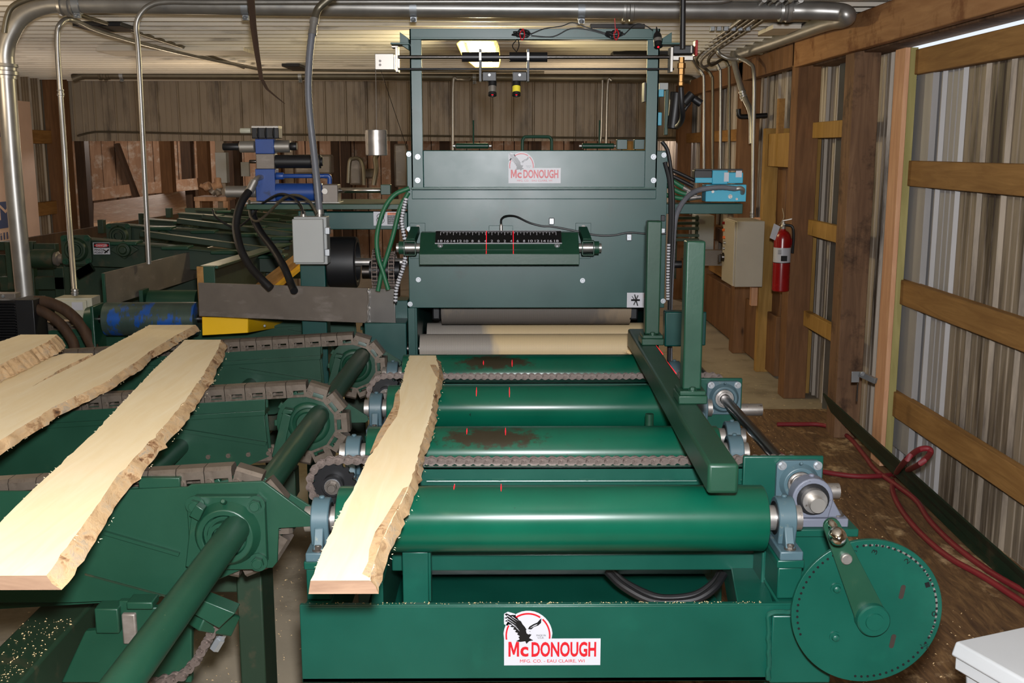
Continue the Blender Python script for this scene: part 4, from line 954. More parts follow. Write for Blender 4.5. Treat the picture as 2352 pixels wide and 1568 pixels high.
t.obj('laser_cable', 'black', label='lower black cable sagging between the two coils on the crossbeam', cat='cable')
t = B(); t.tube([P(1435, 78, 4.31), P(1460, 56, 4.31), P(1480, 58, 4.31), P(1500, 70, 4.30)], .0022, 6)
t.obj('laser_cable', 'black', label='short black cable from the right coil to the small corner laser', cat='cable')
t = B(); t.tube([P(1188, 90, 4.3), P(1177, 105, 4.28), P(1185, 118, 4.27)], .002, 6); t.tube([P(1190, 90, 4.3), P(1192, 105, 4.28), P(1186, 120, 4.27)], .002, 6)
t.obj('laser_cable', 'black', label='black cable pair dropping from the left coil to the slide sleeve', cat='cable')
cl_ = thing('corner_laser', 'small black line laser with red lens at the upper right frame corner', 'laser', P(1510, 112, 4.28))
B().lathe([(0, .002), (.02, .005), (.03, .013), (.04, .0165), (.085, .0165), (.085, .009)], P(1508, 62, 4.30), P(1513, 114, 4.26)-P(1508, 62, 4.30), 20).obj('housing', 'black', cl_)
B().lathe([(.052, .0168), (.066, .0168)], P(1508, 62, 4.30), P(1513, 114, 4.26)-P(1508, 62, 4.30), 20).obj('label_sleeve', 'alum', cl_)
q = P(1512, 108, 4.235); B().lathe([(0, .004), (.002, .003)], q, (0, -1, -.5), 12).obj('lens', 'laser', cl_)
# ------------------------------------------------------------------ air drop and regulators
ad = thing('air_drop', 'black vertical air pipe with brass valve hanging right of the edger frame', 'air pipe', P(1568, 200, 4.15))
B().cyl(P(1569, -30, 4.15), P(1568, 112, 4.15), .0105, n=16).obj('pipe', 'black', ad)
B().lathe([(0, .006), (.006, .012), (.018, .012), (.02, .010), (.045, .010), (.047, .013), (.068, .013), (.07, .016), (.088, .016), (.09, .011), (.11, .011)], P(1564, 200, 4.15), (0,0,1), 6).obj('brass_fitting', 'brass', ad)
t = B(); t.tube([P(1564, 200, 4.15), P(1566, 240, 4.16), P(1568, 268, 4.2), P(1562, 284, 4.3), P(1556, 290, 4.4)], .0105, 12); t.obj('hose', 'black', ad)
fr = thing('air_regulator', 'black and light blue air filter regulator set behind the right frame upright', 'air regulator', P(1545, 295, 4.9))
pobj('backplate', 'deck', fr, 1527, 1535, 205, 310, 4.95, .02)
pobj('manifold', 'cyan', fr, 1513, 1525, 205, 222, 4.9, .08); pobj('manifold', 'cyan', fr, 1511, 1520, 258, 288, 4.9, .08); pobj('gauge_box', 'black', fr, 1480, 1484, 188, 234, 4.3, .08, label='pale flat sensor box')
pobj('pressure_switch', 'boxgrey', fr, 1515, 1535, 190, 206, 4.9, .08)
B().cyl(P(1556, 212, 4.9), P(1545, 296, 4.9), .032, .026, 20).obj('filter_bowl', 'black', fr, .004)
B().cyl(P(1570, 238, 4.9), P(1590, 215, 4.9), .022, .02, 16).obj('regulator_body', 'black', fr, .003)
B().cyl(P(1592, 226, 4.9), P(1610, 238, 4.9), .016, .018, 16).obj('regulator_knob', 'black', fr, .003)
B().cyl(P(1566, 262, 4.9), P(1585, 235, 4.9), .008, n=12).obj('elbow', 'black', fr)
# ------------------------------------------------------------------ valve bank on its shelf
sh = pobj('valve_shelf', 'plate', None, 1527, 1706, 468, 491, 4.55, .14, .002, label='green steel shelf channel sticking out right of the edger under the blue valves', cat='shelf')
vb = thing('valve_bank', 'light blue pneumatic valve bank with black solenoid on the green shelf', 'valve', P(1660, 466, 4.62))
pobj('manifold', 'cyan', vb, 1621, 1714, 424, 463, 4.58, .09, .002)
pobj('valve_body', 'cyan', vb, 1636, 1672, 391, 423, 4.60, .07, .003); pobj('valve_body', 'cyan', vb, 1672, 1707, 396, 421, 4.60, .07, .003)
pobj('solenoid', 'black', vb, 1595, 1636, 391, 418, 4.60, .06, .003); pobj('solenoid_base', 'cyan', vb, 1597, 1636, 408, 420, 4.59, .03, .002)
pobj('cover_strip', 'black', vb, 1598, 1706, 388, 392, 4.61, .05, .001)
pobj('label_plate', 'white', vb, 1663, 1674, 396, 417, 4.599, .002, 0); pobj('label_plate', 'white', vb, 1690, 1704, 392, 407, 4.597, .002, 0)
for (x_, y_, r_) in ((1677, 451, .009), (1692, 457, .005), (1637, 440, .006)): B().lathe([(0, r_), (.004, r_), (.004, r_*.5), (.001, r_*.5)], P(x_, y_, 4.58), (0,-1,0), 16).obj('port_plug', 'steel', vb)
q = P(1703, 435, 4.56); 
t = B(); t.tube([P(1705, 443, 4.58), P(1706, 436, 4.56), P(1700, 432, 4.55), P(1690, 433, 4.55)], .010, 10); t.obj('conduit_elbow', 'alum', vb)
t = B(); t.tube([P(1690, 433, 4.55), P(1650, 430, 4.54), P(1600, 438, 4.52), P(1570, 462, 4.46), P(1552, 500, 4.42), P(1546, 560, 4.38), P(1542, 640, 4.38), P(1538, 740, 4.40), P(1540, 860, 4.42)], .0105, 10, 4, rib=.008)
t.obj('flex_conduit', 'greyplastic', label='grey ribbed flexible conduit curving from the blue valves down the edger side', cat='conduit')
for k, (pts, r_, lb) in enumerate([
    ([(1520, 325), (1533, 345), (1541, 390), (1546, 460), (1544, 560), (1540, 640), (1538, 700), (1536, 840)], .008, 'outermost thick black cable running down the right edge of the edger'),
    ([(1527, 372), (1538, 420), (1540, 500), (1536, 600), (1534, 660)], .009, 'black cable hugging the edger plate edge beside the ribbed conduit'),
    ([(1530, 385), (1560, 398), (1596, 415)], .008, 'black cable from edger corner to the solenoid, upper of two'),
    ([(1531, 398), (1560, 412), (1592, 428)], .008, 'black cable from edger corner to the manifold, lower of two')]):
    t = B(); t.tube([P(a, b_, 4.37 if k < 2 else 4.62) for a, b_ in pts], r_, 10); t.obj('cable', 'black', label=lb, cat='cable')
for k, (pts, lb) in enumerate([([(1530, 405), (1560, 425), (1590, 442)], 'uppermost of three'), ([(1530, 425), (1565, 443), (1600, 450)], 'middle of three'), ([(1530, 448), (1570, 456), (1610, 452)], 'lowest of three')]):
    hs = thing('air_hose', 'green air hose with steel end running to the blue manifold, %s' % lb, 'hose', P(pts[1][0], pts[1][1], 4.63))
    t = B(); t.tube([P(a, b_, 4.63) for a, b_ in pts], .010, 10); t.obj('hose', 'greenhose', hs)
    p0, p1 = P(*pts[1], 4.625), P(*pts[2], 4.625); B().cyl(p0.lerp(p1, .3), p1, .0115, .009, 12).obj('fitting', 'steel', hs)
# white spiral bundle at the right edge and at the left edge
def spiral(pts, Y, r, lb, p2='white'):
    root = thing('spiral_wrap_cable', lb, 'cable', P(pts[-1][0], pts[-1][1], Y))
    t = B(); t.tube([P(a, b_, Y) for a, b_ in pts], r, 10); t.obj('cable', 'black', root)
    # rings
    P3 = [P(a, b_, Y) for a, b_ in pts]; b = B(); 
    for u, v in zip(P3, P3[1:]):
        n = max(1, int((v-u).length/.011))
        for k in range(n):
            c = u.lerp(v, k/n); d = (v-u).normalized(); b.cyl(c, c+d*.0075, r*1.12, n=10)
    b.obj('spiral_wrap', p2, root, kind='stuff'); return root
spiral([(933, 455), (927, 480), (922, 505), (926, 530), (932, 560), (931, 590), (926, 615), (917, 640), (910, 665), (908, 695)], 4.33, .0078, 'white spiral-wrapped cable snaking down the left edge of the edger plate')
spiral([(1536, 560), (1535, 600), (1534, 640), (1534, 690)], 4.36, .0065, 'white spiral-wrapped cable beside the right edge of the edger plate')
for pts, lb in (([(940, 432), (905, 448), (880, 485), (866, 540), (868, 585), (880, 625), (892, 665)], 'green rubber hose curving out left of the edger, outer of two'), ([(938, 442), (918, 480), (903, 540), (888, 590), (876, 630), (868, 668)], 'green rubber hose left of the edger, inner of two crossing')):
    t = B(); t.tube([P(a, b_, 4.36 if 'outer' in lb else 4.39) for a, b_ in pts], .0095, 12); t.obj('hose', 'greenhose', label=lb, cat='hose')
# ------------------------------------------------------------------ left wing of the edger
tb = thing('hydraulic_table', 'green steel table wing carrying the blue hydraulic cylinder left of the edger', 'table', P(750, 480, 4.9))
pobj('table_top', 'deck', tb, 566, 936, 469, 481, 4.72, .5, .002)
pobj('beam', 'plate', tb, 745, 936, 487, 527, 4.74, .1, .003)
b = B(); x0_, x1_ = P(690, 650, 4.7).x, P(748, 650, 4.7).x; b.bx(x0_, x1_, 4.7, 4.8, 0, P(700, 484, 4.7).z); b.obj('leg', 'plate', tb, .004)
pobj('leg', 'plate', tb, 905, 938, 690, 860, 4.6, .12, .003)
warn(tb, 858, 919, 486, 518, 4.74, 1)
hc_ = thing('hydraulic_cylinder', 'blue hydraulic cylinder with black accumulator and silver valves on the green table', 'hydraulic cylinder', P(650, 467, 4.9))
YH = 4.9
def cylx(nm, m, par, a, c, y_, r_px, Y, bev=0): 
    return B().lathe([(0, r_px*Y/F*.9), (.003, r_px*Y/F), (P(c, y_, Y).x-P(a, y_, Y).x-.003, r_px*Y/F), (P(c, y_, Y).x-P(a, y_, Y).x, r_px*Y/F*.9)], P(a, y_, Y), (1,0,0), 28).obj(nm, m, par)
cylx('barrel', 'blue', hc_, 625, 742, 441, 20, YH); pobj('end_cap', 'blue', hc_, 587, 632, 388, 462, YH-.04, .09, .003)
cylx('end_sleeve', 'alum', hc_, 519, 590, 440, 13, YH); pobj('rod_gland', 'darksteel', hc_, 740, 776, 424, 468, YH-.045, .09, .003)
cylx('rod', 'chrome', hc_, 776, 876, 437, 6, YH); pobj('clevis', 'deck', hc_, 874, 897, 424, 447, YH-.03, .06, .002)
q = P(746, 439, YH-.045); B().lathe([(0, .014), (.002, .013)], q, (0,-1,0), 20).obj('port_plug', 'alum', hc_)
cylx('feed_tube', 'blue', hc_, 630, 750, 404, 5, YH); cylx('tube_nut', 'blue', hc_, 632, 652, 404, 8, YH)
b = B(); b.tube([P(745, 404, YH), P(756, 406, YH), P(757, 422, YH)], .011, 10); b.obj('feed_tube', 'blue', hc_)
pobj('valve_block', 'darksteel', hc_, 588, 630, 353, 388, YH-.04, .08, .003); cylx('accumulator', 'black', hc_, 630, 738, 371, 15, YH)
cylx('accumulator_cap', 'black', hc_, 735, 742, 371, 10, YH); cylx('plug', 'shaft', hc_, 573, 588, 371, 4, YH)
pobj('pilot_block', 'blue', hc_, 586, 629, 319, 353, YH-.035, .07, .003)
cylx('solenoid', 'alum', hc_, 551, 586, 337, 13, YH); cylx('solenoid', 'alum', hc_, 629, 667, 336, 14, YH); cylx('solenoid_cap', 'black', hc_, 512, 551, 337, 8, YH); cylx('solenoid_cap', 'black', hc_, 667, 682, 336, 9, YH)
pobj('terminal_box', 'blacksteel', hc_, 578, 640, 293, 318, YH-.04, .08, .003); pobj('terminal_lid', 'alum', hc_, 577, 639, 289, 294, YH-.042, .084, .001)
cylx('cable_gland', 'lightbox', hc_, 552, 576, 300, 6, YH); pobj('base_rail', 'alum', hc_, 560, 780, 464, 469, YH-.05, .12, .001)
for x_ in (592, 610, 628): cylx('terminal_rib', 'black', hc_, x_, x_+3, 306, 13, YH-.045)
q = P(598, 409, YH-.06)
bh = thing('hydraulic_hose', 'thick black hydraulic hose with steel fitting looping down from the blue cylinder', 'hose', P(620, 655, 4.5))
t = B(); t.tube([P(572, 440, 4.78), P(556, 462, 4.74), P(545, 495, 4.7), P(543, 530, 4.66), P(554, 575, 4.6), P(575, 612, 4.56), P(600, 640, 4.52), P(622, 662, 4.5)], .0175, 14); t.obj('hose', 'black', bh)
t = B(); t.tube([P(600, 407, YH-.04), P(592, 409, YH-.08), P(582, 420, YH-.1), P(570, 444, YH-.12)], .012, 12); t.obj('fitting', 'steel', bh)
b = B(); b.cyl(P(585, 415, YH-.1), P(569, 446, YH-.12), .018, .02, 12); b.obj('ferrule', 'alum', bh)
t = B(); t.tube([P(581, 472, 4.85), P(583, 500, 4.83), P(600, 535, 4.78), P(628, 572, 4.7), P(652, 612, 4.6), P(668, 650, 4.55), P(676, 668, 4.5)], .0165, 14)
t.obj('hydraulic_hose', 'black', label='thick black hydraulic hose behind, dropping from the green table to the trough', cat='hose')
t = B(); t.tube([P(488, 480, 4.9), P(498, 500, 4.88), P(540, 522, 4.85), P(575, 500, 4.8), P(600, 470, 4.75), P(640, 446, 4.65), P(670, 452, 4.55), P(690, 470, 4.48), P(697, 490, 4.46)], .005, 8); t.obj('cable', 'black', label='thin black cable looping in front of the blue cylinder to the grey box', cat='cable')
t = B(); t.tube([P(572, 460, 4.85), P(575, 495, 4.8), P(590, 508, 4.75), P(615, 490, 4.7), P(650, 456, 4.62), P(680, 448, 4.55), P(710, 462, 4.48), P(728, 490, 4.45)], .006, 8); t.obj('cable', 'oldconduit', label='thin grey cable looping in front of the blue cylinder to the grey box', cat='cable')
eb = thing('junction_box', 'grey metal junction box with two clamps hanging under the ribbed conduit', 'junction box', P(708, 605, 4.5))
pobj('enclosure', 'boxgrey', eb, 676, 751, 498, 607, 4.47, .08, .003); pobj('lid', 'boxgrey', eb, 672, 743, 503, 604, 4.445, .022, .004)
for y_ in (530, 580): pobj('clamp', 'bolt', eb, 746, 757, y_-8, y_+8, 4.46, .03, .002)
for x_ in (697, 734): B().lathe([(0, .013), (.012, .013), (.012, .010), (.028, .010)], P(x_, 500, 4.5), (0,0,1), 12).obj('cable_gland', 'alum', eb)
fc = thing('flex_conduit', 'grey ribbed conduit hanging from the ceiling pipe down to the grey junction box', 'conduit', P(733, 490, 4.5))
t = B(); t.tube([P(775, -15, 4.6), P(750, 2, 4.6), P(730, 22, 4.6), P(722, 50, 4.58)], .0165, 12, 5); t.obj('rigid_bend', 'oldconduit', fc)
t = B(); t.tube([P(717, 75, 4.56), P(711, 130, 4.55), P(708, 200, 4.54), P(712, 270, 4.53), P(721, 350, 4.52), P(729, 430, 4.5), P(734, 490, 4.5)], .0145, 12, 4, rib=.009); t.obj('flex_hose', 'greyplastic', fc)
B().lathe([(0, .018), (.02, .018), (.02, .016), (.05, .016), (.05, .019), (.07, .019)], P(717, 80, 4.56), P(722, 45, 4.58)-P(717, 80, 4.56), 16).obj('coupling', 'conduit', fc)
B().lathe([(0, .018), (.02, .018), (.02, .015)], P(734, 492, 4.5), (0,0,1), 12).obj('gland', 'alum', fc)
# black wheel, shaft and chain sprockets left of the edger
dw = thing('drive_wheel', 'black rubber covered drive wheel on a steel shaft left of the edger', 'wheel', P(790, 600, 4.75))
yd = 4.78; zc_ = P(795, 602, yd).z; xa_, xb_ = P(757, 602, yd).x, P(822, 602, yd).x
B().lathe([(0, .06), (0, .108), (.006, .114), (.06, .115), (xb_-xa_-.006, .114), (xb_-xa_, .108), (xb_-xa_, .09), (xb_-xa_-.03, .085), (xb_-xa_-.03, .03)], (xa_, yd, zc_), (1,0,0), 48).obj('tyre', 'black', dw)
B().lathe([(0, .09), (.02, .088), (.02, .03)], (xb_-.04, yd, zc_), (1,0,0), 32).obj('rim', 'alum', dw)
B().cyl((xb_-.06, yd, zc_), (P(936, 600, yd).x, yd, zc_), .019, n=24).obj('shaft', 'steel', dw)
for (pxq, r_) in ((868, .085), (905, .075)):
    xq = P(pxq, 600, yd).x; pr = []
    for k in range(72):
        a = 2*math.pi*k/72; rr = r_*(1.0 if k % 4 in (0, 1) else .9); pr.append((yd-.05+rr*math.cos(a), zc_-.03+rr*math.sin(a)))
    b = B(); b.prism(pr, 'x', xq-.006, xq+.006); b.cyl((xq-.03, yd-.05, zc_-.03), (xq+.03, yd-.05, zc_-.03), .04, n=24); sp = b.obj('sprocket', 'blacksteel', dw)
    b = B()
    for k in range(28):
        a = 2*math.pi*k/28; c = (xq, yd-.05+(r_+.004)*math.cos(a), zc_-.03+(r_+.004)*math.sin(a)); b.cyl((xq-.014, c[1], c[2]), (xq+.014, c[1], c[2]), .006, n=8)
        a2 = a+math.pi/28
        for s_ in (-.011, .011): b.box((xq+s_, yd-.05+(r_+.004)*math.cos(a2), zc_-.03+(r_+.004)*math.sin(a2)), (.002, .016, .016))
    b.obj('chain', 'chain', sp, kind='stuff')
xq = P(835, 625, yd).x; B().lathe([(0, .032), (.05, .032), (.05, .02)], (xq, yd-.03, zc_-.04), (1,0,0), 24).obj('hub', 'shaft', dw)
# steel trough, yellow guard, dark steel guide plates
tr = thing('steel_trough', 'bare dark steel plate trough wall with welded corner left of the edger', 'trough', P(680, 740, 4.6))
b = B(); q0, q1, q2, q3 = P(455, 649, 4.72), P(846, 662, 4.50), P(846, 742, 4.50), P(457, 726, 4.72)
def plate4(b, q, th, nrm=(0,1,0)):
    n_ = Vector(nrm)*th; vs = list(q)+[p+n_ for p in q]
    return b.add(vs, [(0,1,2,3),(7,6,5,4),(0,4,5,1),(1,5,6,2),(2,6,7,3),(3,7,4,0)])
plate4(b, (q0, q1, q2, q3), .012); b.obj('front_sheet', 'darksteel', tr, .002)
b = B(); plate4(b, (P(847, 662, 4.499), P(906, 664, 4.47), P(909, 745, 4.47), P(846, 742, 4.499)), .012); b.obj('end_sheet', 'alum2', tr, .002, label='shiny welded-on end sheet')
b = B(); b.tube([P(846+random.uniform(-1.5, 1.5), 663+k*5.2, 4.495) for k in range(16)], .005, 8, 2, rib=.005); b.obj('weld_bead', 'steel', tr)
gc = thing('green_channel', 'long green channel beam running back beside the black hoses', 'beam', P(475, 690, 4.9))
b = B(); x0_, x1_ = P(453, 650, 4.85).x, P(494, 650, 4.85).x; z1_ = P(470, 612, 4.85).z; z0_ = P(470, 728, 4.85).z
b.bx(x0_, x0_+.03, 4.85, 4.86, z0_, z1_); b.obj('end_flange', 'girt', gc, .002, label='scuffed bare flange edge')
b = B(); b.bx(x0_+.02, x1_, 4.852, 4.87, z0_, z1_); b.obj('end_plate', 'deck', gc, .002)
ef0, ef1 = P(458, 610, 4.87), P(668, 549, 7.6)
b = B(); b.add([ef0, ef0+Vector((.085, 0, 0)), ef1+Vector((.085, 0, 0)), ef1]+[p-Vector((0,0,.014)) for p in (ef0, ef0+Vector((.085, 0, 0)), ef1+Vector((.085, 0, 0)), ef1)], [(0,1,2,3),(7,6,5,4),(0,4,5,1),(1,5,6,2),(2,6,7,3),(3,7,4,0)])
b.obj('top_flange', 'deck', gc, .002)
b = B(); b.add([ef0-Vector((0,0,.2)), ef0+Vector((.012,0,-.2)), ef1+Vector((.012,0,-.2)), ef1-Vector((0,0,.2)), ef0-Vector((0,0,.014)), ef0+Vector((.012,0,-.014)), ef1+Vector((.012,0,-.014)), ef1-Vector((0,0,.014))], [(0,3,2,1),(4,5,6,7),(0,1,5,4),(1,2,6,5),(2,3,7,6),(3,0,4,7)])
b.obj('web', 'darkgreen', gc)
yg = thing('yellow_guard', 'yellow sheet metal guard box under the steel trough', 'guard', P(540, 770, 4.8))
b = B(); plate4(b, (P(464, 728, 4.80), P(569, 731, 4.80), P(569, 764, 4.80), P(465, 770, 4.80)), .01); b.obj('front_panel', 'yellow', yg, .001)
b = B(); plate4(b, (P(569, 731, 4.80), P(665, 740, 5.3), P(640, 752, 5.3), P(569, 764, 4.80)), .01, (.3, 1, 0)); b.obj('side_panel', 'yellow', yg, .001)
B().lathe([(0, .007), (.004, .005)], P(608, 748, 4.98), (0,-1,0), 10).obj('screw', 'bolt', yg)
b = B(); b.beam(P(560, 700, 5.0), P(690, 600, 6.6), .12, .02); b.obj('belt_guard', 'yellow', yg); b = B(); b.beam(P(570, 690, 5.0), P(690, 592, 6.6), .05, .06); b.obj('infill_board', 'girt', yg)
b = B(); g0, g1 = P(238, 628, 5.2), P(620, 534, 7.9); b.beam(g0-Vector((0,0,.08)), g1-Vector((0,0,.08)), .012, .165); gp = b.obj('guide_plate', 'darksteel', label='long dark steel guide plate on edge receding behind the blue roller', cat='guide plate')
b = B(); b.beam(g0+Vector((-.012, -.01, -.08)), g0+Vector((.004, .0, -.08)), .02, .17); 
pobj('guide_plate_stop', 'deck', None, 235, 242, 628, 703, 5.19, .01, .001, label='narrow green end strip of the long dark guide plate', cat='end strip')
# blue worn roller
br = thing('blue_roller', 'worn blue painted roller with green bearing stand left of the yellow guard', 'roller', P(350, 770, 5.0))
zr = P(350, 732, 5.0).z; xa_, xb_ = P(243, 732, 5.0).x, P(455, 732, 5.0).x
B().lathe([(0, .07), (.004, .079), (xb_-xa_-.004, .079), (xb_-xa_, .07)], (xa_, 5.0, zr), (1,0,0), 48).obj('drum', 'bluewrap', br, ang=50)
B().cyl((xa_-.09, 5.0, zr), (xb_+.05, 5.0, zr), .02, n=16).obj('roller_shaft', 'shaft', br)
b = B(); x_ = P(216, 732, 5.0).x; b.lathe([(-.03, .04), (-.03, .055), (.012, .066), (.012, .03)], (x_, 5.0, zr), (1,0,0), 28); b.obj('bearing', 'deck', br)
b = B(); b.bx(x_+.01, x_+.026, 4.93, 5.07, .3, zr+.07); b.obj('bearing_stand', 'deck', br, .004)
b = B(); x0_, x1_ = P(345, 690, 5.6).x, P(455, 690, 5.6).x; z_ = P(350, 664, 5.6).z; b.lathe([(0, .075), (x1_-x0_, .075)], (x0_, 5.6, z_-.08), (1,0,0), 40); b.bx(x0_-.04, x0_-.02, 5.55, 5.65, 0, z_); b.bx(x1_+.02, x1_+.04, 5.55, 5.65, 0, z_); b.cyl((x0_-.05, 5.6, z_-.08), (x1_+.05, 5.6, z_-.08), .02); b.obj('green_roller', 'deck', kind=None, label='plain green roller just behind the blue worn roller', cat='roller', ang=50)
# ================================================================== TRANSFER DECK (chain arms on the left)
td = thing('transfer_deck', 'dark green transfer deck of chain conveyor arms on one long shaft left of the rolls', 'conveyor', (-1.2, 3.3, 0))
ZS = .775; CP = .066
def block_mesh():
    b = B(); L = CP*.485
    b.prism([(-.025, .006), (.025, .006), (.025, .022), (.018, .030), (-.018, .030), (-.025, .022)], 'x', -L, L)
    for s in (-1, 1):
        # slotted side plate built as a ring
        out = [(-L, -.019), (L, -.019), (L, .008), (-L, .008)]; inn = [(-.011, -.011), (.023, -.011), (.023, .003), (-.011, .003)]
        n0 = len(b.v); y0, y1 = s*.0215, s*.025
        for y in (y0, y1): b.v += [(p[0], y, p[1]) for p in out]+[(p[0], y, p[1]) for p in inn]
        for k in range(4):
            j = (k+1) % 4
            for o_ in (0, 8): b.f.append((n0+o_+k, n0+o_+j, n0+o_+4+j, n0+o_+4+k))
            b.f.append((n0+k, n0+j, n0+8+j, n0+8+k)); b.f.append((n0+4+k, n0+4+j, n0+12+j, n0+12+k))
    b.cyl((-L+.009, -.031, -.004), (-L+.009, .031, -.004), .0075, n=12)
    return setmat(b.mesh('chain_link'), 'block')
BLK = block_mesh()
def conveyor_arm(k, Y, cx, front=False):
    arm = pivot('conveyor_arm', td)
    c = Vector((cx, Y, ZS)); 
    W = lambda x, z: (cx+x, ZS+z+ (.06*min(0, x)))
    # rail under the chain, side plates
    xl = -2.4
    for sy in (-1, 1):
        yy = Y+sy*.021
        B().prism([W(xl, .055), W(-.135, .055), W(-.135, .092), W(xl, .092)], 'y', yy-.006, yy+.006).obj('chain_rail', 'deck', arm, .001)
    B().prism([W(xl, .040), W(-.135, .040), W(-.135, .056), W(xl, .056)], 'y', Y-.034, Y+.034).obj('chain_rail', 'deck', arm, .001)
    B().prism([W(xl, .042), W(-.14, .042), W(-.13, -.10), W(-.33, -.18), W(xl, -.18)], 'y', Y-.026, Y-.018).obj('side_plate', 'deck', arm, .001)
    B().prism([W(xl, .042), W(-.14, .042), W(-.13, -.10), W(-.33, -.18), W(xl, -.18)], 'y', Y+.018, Y+.026).obj('side_plate', 'deck', arm, .001)
    a, d = W(-.47, .02), W(-.135, -.055); B().beam((a[0], Y-.03, a[1]), (d[0], Y-.03, d[1]), .012, .012).obj('brace_rib', 'deck', arm)
    # head sprocket, nose plate, stop bar
    sp = B().lathe([(-.014, .02), (-.014, .104), (.008, .104), (.010, .094), (.010, .070), (.016, .066), (.020, .058), (.020, .052), (.014, .048), (.018, .040), (.026, .036), (.026, .02)], c, (0,-1,0), 48).obj('head_sprocket', 'deck', arm)
    th = B()
    for q in range(11):
        a = 2*math.pi*(q+.5)/11; d = Vector((math.cos(a), 0, math.sin(a))); th.beam(c+d*.095, c+d*.112, .02, .016, (0,1,0))
    th.obj('teeth', 'deck', sp, .002, kind='stuff')
    if not front:
        for ch, aa in zip('HERN', (62, 74, 86, 98)) if k == 2 else zip('HERN', (28, 16, 4, -8)):
            a = math.radians(aa if k == 2 else aa+12); d = Vector((math.cos(a), 0, math.sin(a))); tg = Vector((math.sin(a), 0, -math.cos(a)))
            if k == 2: a = math.radians(160-aa); d = Vector((math.cos(a), 0, math.sin(a))); tg = Vector((math.sin(a), 0, -math.cos(a)))
            lettering(ch, c+d*.076-tg*.006+Vector((0, -.0105, 0)), tg, d, .012, .015, 'deck', sp, 'cast_letter', bold=.02, th=.0015)
    nose = [(-.02, .115), (.03, .118), (.075, .085), (.185, .012), (.190, .0), (.180, -.010), (.09, -.012), (.085, -.08), (-.02, -.1)]
    B().prism([(cx+x, ZS+z) for x, z in nose], 'y', Y+.034, Y+.042).obj('nose_plate', 'deck', arm, .001)
    b = B(); b.prism([(cx-.115, ZS-.10), (cx-.085, ZS-.12), (cx-.048, ZS+.035), (cx-.074, ZS+.045)], 'y', Y-.052, Y-.044)
    b.prism([(cx-.078, ZS+.042), (cx-.046, ZS+.040), (cx-.040, ZS+.052), (cx-.070, ZS+.058)], 'y', Y-.052, Y-.022); b.obj('stop_bar', 'deck', arm, .002)
    # conveyor chain
    R = .110; pts = []
    n = int(2.1/CP)
    for q in range(n, 0, -1): pts.append(Vector((cx-q*CP+.0, Y, ZS+R-.06*q*CP)))
    A = [math.radians(90-q*35.0) for q in range(0, 7)]
    pts += [Vector((cx+R*math.cos(a), Y, ZS+R*math.sin(a))) for a in A]
    for q in range(1, 6): pts.append(Vector((pts[-1].x-CP*.99, Y, pts[-1].z-.004)))
    for u, v in zip(pts, pts[1:]):
        t_ = (v-u).normalized(); ang = math.atan2(t_.z, t_.x)
        inst(BLK, 'chain_link', arm, T(*((u+v)/2)) @ Matrix.Rotation(-ang, 4, 'Y'))
    return arm
conveyor_arm(3, 4.31, P(815, 830, 4.31).x); conveyor_arm(2, 3.38, P(710, 964, 3.38).x); arm1 = conveyor_arm(1, 2.45, -.640, True)
conveyor_arm(4, 5.25, -.60)
# outer side plate and flange bearing of the nearest arm
yo = 2.40
poly = [(-40, 1128), (200, 1128), (430, 1118), (440, 1112), (604, 1105), (719, 1190), (722, 1198), (715, 1209), (640, 1213), (637, 1290), (626, 1304), (560, 1306), (480, 1340), (345, 1376), (160, 1384), (-40, 1384)]
b = B(); b.prism([(P(x, y, yo).x, P(x, y, yo).z) for x, y in poly][::-1], 'y', yo, yo+.008); b.obj('outer_plate', 'deck', arm1, .0015)
p0, p1 = P(195, 1318, yo-.001), P(380, 1368, yo-.001); B().beam(p0, p1, .004, .004).obj('fold_line', 'darkgreen', arm1)
p0, p1 = P(240, 1222, yo-.004), P(412, 1272, yo-.004); B().beam(p0, p1, .012, .008).obj('brace_rib', 'deck', arm1)
c = P(527, 1217, yo-.001)
flange(arm1, (c.x, yo-.001, c.z), 1.55, 'deck', sz=.058, ring='deck')
b = B(); q = [P(x, y, yo-.03) for x, y in ((427, 1300), (455, 1305), (478, 1196), (455, 1175), (440, 1182))]
b.prism([(p.x, p.z) for p in q], 'y', yo-.034, yo-.026); b.prism([(P(x, y, yo-.034).x, P(x, y, yo-.034).z) for x, y in ((440, 1178), (456, 1152), (474, 1164), (462, 1190))], 'y', yo-.055, yo-.026); b.obj('stop_bar', 'deck', arm1, .002)
pobj('chain_rail_end', 'deck', arm1, 318, 413, 1097, 1122, yo+.01, .03, .002)
# long shaft
b = B(); b.lathe([(0, .031), (.0, .033), (2.0, .033), (4.2, .033)], (c.x+.002, 1.2, c.z), (P(818, 826, 4.31)-Vector((c.x, yo, c.z))).normalized(), 32); b.obj('head_shaft', 'deck', td, ang=50)
B().cyl((-1.06, 2.5, .70), (-1.03, 5.2, .70), .028, n=24).obj('cross_pipe', 'deck', td)
